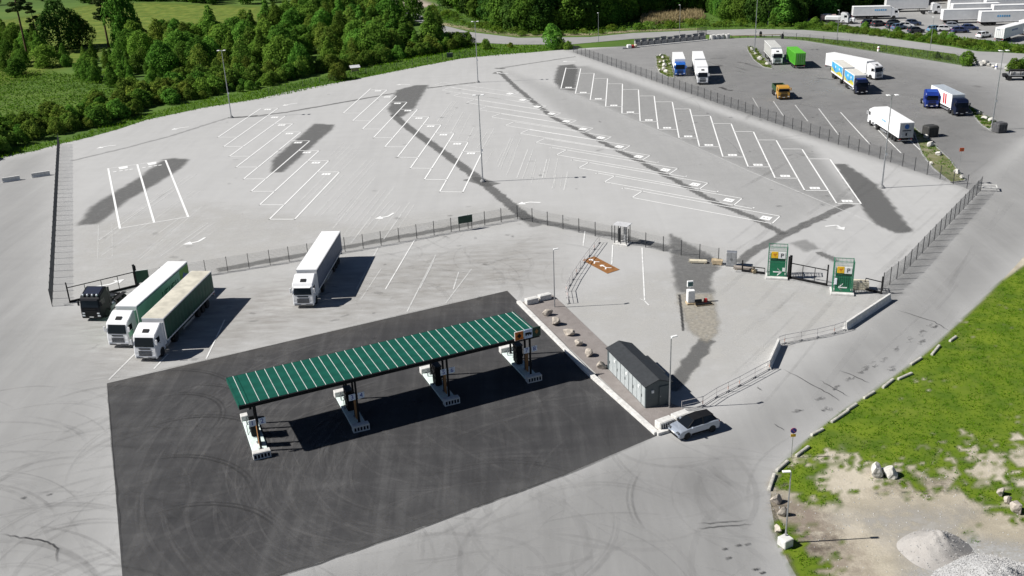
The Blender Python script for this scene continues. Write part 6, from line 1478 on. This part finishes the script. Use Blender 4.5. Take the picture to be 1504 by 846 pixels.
# planted stone islands of the truck yard
def island(pts, ox, oy, k, lab, rocks, seed, nb=1500):
    P = GP(pts, 0, ox, oy, k); me = MB(); me.flat(P, .11); top = flat_up(me, 'planted_island', ground_mat('island_soil', [(.35, (.07, .12, .02)), (.5, (.17, .17, .08)), (.65, (.30, .27, .21))], .3, .9, 5.0)); tag(top, lab, None, None, 'structure')
    q = len(P); km = MB()
    for i in range(q):
        a, b = P[i], P[(i + 1) % q]; d = b - a
        km.box(((a.x + b.x) / 2, (a.y + b.y) / 2, .07), (d.length, .18, .14), 0, math.atan2(d.y, d.x))
    km.build('kerb', m_concd, top)
    Q, _ = pts_in(P, nb * 3, seed); Q = Q[fbm(Q, .7, seed) > -.05]; tag(blades('grass', np.c_[Q[:nb], np.full(len(Q[:nb]), .1)], .3, .07, l_scrub, .8), lab.replace('planted', 'weeds on the planted'), 'weeds', None, 'stuff')
    for i, (x, y, r) in enumerate(rocks):
        boulder((ox + x / k, oy + y / k), r * .8, seed * 10 + i, 'pale stone on ' + lab, m_rockw, 'stones on ' + lab, z=.08, zs=.7)
island([(40, 235), (150, 215), (240, 250), (300, 480), (320, 580), (230, 570), (90, 500), (45, 400)], 960, 60, 10.58, 'planted island beside the blue-cab truck', [(110, 245, .8), (140, 280, .8), (165, 340, .8), (165, 405, .95), (150, 455, .8), (185, 495, .8), (95, 350, .6), (250, 380, .6), (95, 475, .6), (70, 250, .5)], 41)
island([(60, 140), (165, 165), (215, 240), (345, 395), (240, 375), (130, 290), (60, 180)], 1090, 50, 7.69, 'planted island beside the grey-white curtain truck', [(110, 190, .9), (150, 235, .7), (195, 300, 1.0), (285, 352, .8), (85, 150, .5)], 42)
island([(1000, 330), (1110, 395), (1240, 460), (1310, 500), (1240, 580), (1150, 530), (1100, 480), (1060, 420)], 1280, 110, 7.05, 'planted island beside the navy-cab truck', [(1110, 415, .7), (1175, 470, .9), (1235, 490, .9), (1270, 535, .8)], 43)
island([(880, 690), (960, 760), (1090, 880), (1180, 1000), (1100, 1010), (1000, 930), (940, 850)], 1104, -0 + 0, 3.76 * 1.0, 'planted island behind the white reefer truck', [(985, 810, 1.1), (1030, 860, .8), (960, 765, .7), (1130, 960, .9), (990, 910, .6), (1160, 990, .7)], 44, 900)
for i, (x, y, r) in enumerate([(1440, 97, .8), (1447, 95.5, 1.0), (1452, 97.5, .7), (1435, 94, .6), (1458, 99, .6), (1480, 104, .9)]): boulder((x, y), r, 90 + i, 'pale rubble stone at the end of the grass strip', m_rockw, 'rubble at the grass strip end')
for poly, col, al, fe in (([(1145, 735), (1200, 742), (1240, 790), (1200, 812), (1150, 800)], (.27, .22, .18), .8, 1.0), ([(1180, 800), (1260, 790), (1280, 850), (1200, 850)], (.30, .25, .20), .6, 1.2), ([(1240, 735), (1320, 715), (1420, 700), (1480, 720), (1400, 745), (1300, 760)], (.50, .45, .35), .8, 1.5), ([(1280, 690), (1380, 690), (1400, 715), (1300, 720)], (.30, .26, .20), .55, 1.2), ([(1420, 760), (1504, 740), (1560, 780), (1480, 800)], (.50, .45, .34), .8, 1.2), ([(1135, 690), (1128, 740), (1140, 800), (1146, 800), (1136, 735), (1142, 695)], (.42, .38, .31), .8, .5)):
    film('soil_patch', GP(poly), film_mat('soil_%d' % int(col[0] * 1000 + al * 10), col, scale=1.1, lo=.32, hi=.62, fmin=.1), .0185, .45, fe, al, verge, .8)
# gravel heaps
m_grav = ground_mat('fine_gravel', [(.3, (.31, .29, .27)), (.5, (.39, .37, .345)), (.7, (.46, .44, .41))], .3, 2.5, 20.0, bump=.6)
m_grav2 = ground_mat('coarse_gravel', [(.35, (.28, .28, .275)), (.5, (.43, .43, .425)), (.65, (.56, .56, .55))], .5, 6.0, 9.0, bump=1.0, wts=(.15, .35, .5))
def heap(px, R, Hh, m, lab, seed, ex=1.0, rz=0.0, stones=0, rough=.06):
    n, ns = 22, 56; vs = []; fs = []; off = seed * 13.7
    c = G(*px)
    for i in range(n + 1):
        rr = R * i / n
        for k in range(ns):
            a = 2 * math.pi * k / ns; wob = 1 + .12 * mnoise.noise((math.cos(a) * 1.2 + off, math.sin(a) * 1.2, 0)); x, y = rr * wob * ex * math.cos(a), rr * wob * math.sin(a)
            t = i / n; z = Hh * ((1 - t) ** 1.05 * .98 + .0) if t > .12 else Hh * (.875 - .6 * (t * t))
            z += rough * Hh * (1 - t) * 2 * (mnoise.noise((x * .8 + off, y * .8, 1)) * .6 + .3 * mnoise.noise((x * 2.3 + off, y * 2.3, 4))) ; vs.append((x, y, max(z, 0) if i < n else -.02))
    for i in range(n):
        for k in range(ns): k2 = (k + 1) % ns; fs.append((i * ns + k, (i + 1) * ns + k, (i + 1) * ns + k2, i * ns + k2))
    fs.append(tuple(range(ns)))
    t = thing('gravel_heap', lab, 'gravel heap', (c.x, c.y, .012), rz); MB().add(vs, fs).build('heap', m, t, smooth=True)
    if stones:
        mb = MB(); r = random.Random(seed)
        for _ in range(stones):
            i = int(n * math.sqrt(r.random())); k = r.randrange(ns); v = vs[min(i, n - 1) * ns + k]; s = r.uniform(.02, .05)
            x, y, z = v[0] + r.uniform(-.15, .15), v[1] + r.uniform(-.15, .15), v[2] + s * .2
            mb.add([(x - s, y, z), (x, y - s, z + s * .3), (x + s, y, z), (x, y + s, z - s * .2), (x, y, z + s), (x, y, z - s)], [(0, 1, 4), (1, 2, 4), (2, 3, 4), (3, 0, 4), (1, 0, 5), (2, 1, 5), (3, 2, 5), (0, 3, 5)])
        tag(mb.build('loose_stones', mat('stone_chips', (.47, .465, .455), .9, var=.2, scale=6), t), None, None, None, 'stuff')
heap((1374, 808), 2.45, 1.75, m_grav, 'smooth pinkish-grey gravel heap on the sand', 1, 1.08, .3, 300, .13)
heap((1462, 868), 3.9, 2.3, m_grav2, 'coarse light-grey gravel heap beside the smooth one', 2, 1.15, .5, 9000, .12)
film('gravel_spill', GP([(1330, 846), (1400, 800), (1420, 790), (1500, 800), (1560, 830), (1560, 900), (1330, 900)]), film_mat('spill', (.40, .40, .39), scale=3, lo=.3, hi=.6, fmin=.3), .024, .5, 1.2, .9, verge)
film('gravel_spill', GP([(1230, 760), (1330, 745), (1420, 750), (1400, 830), (1330, 830), (1300, 790)]), film_mat('spill2', (.38, .365, .335), scale=.8, lo=.3, hi=.6, fmin=.1), .0235, .5, 2.0, .8, verge)
# loose stones on the sand
P, d = pts_in(gpoly, 9000, 77); P = P[grass_amt(P) < .3]; mb = MB()
for x, y in P[:2600]:
    s = rnd.uniform(.02, .07); mb.add([(x - s, y, .02), (x, y - s, .02), (x + s, y, .02), (x, y + s, .02), (x, y, .02 + s)], [(0, 1, 4), (1, 2, 4), (2, 3, 4), (3, 0, 4)])
tag(mb.build('scattered_stones', MATS['stone_chips']), 'small loose stones scattered over the sand', 'stones', None, 'stuff')
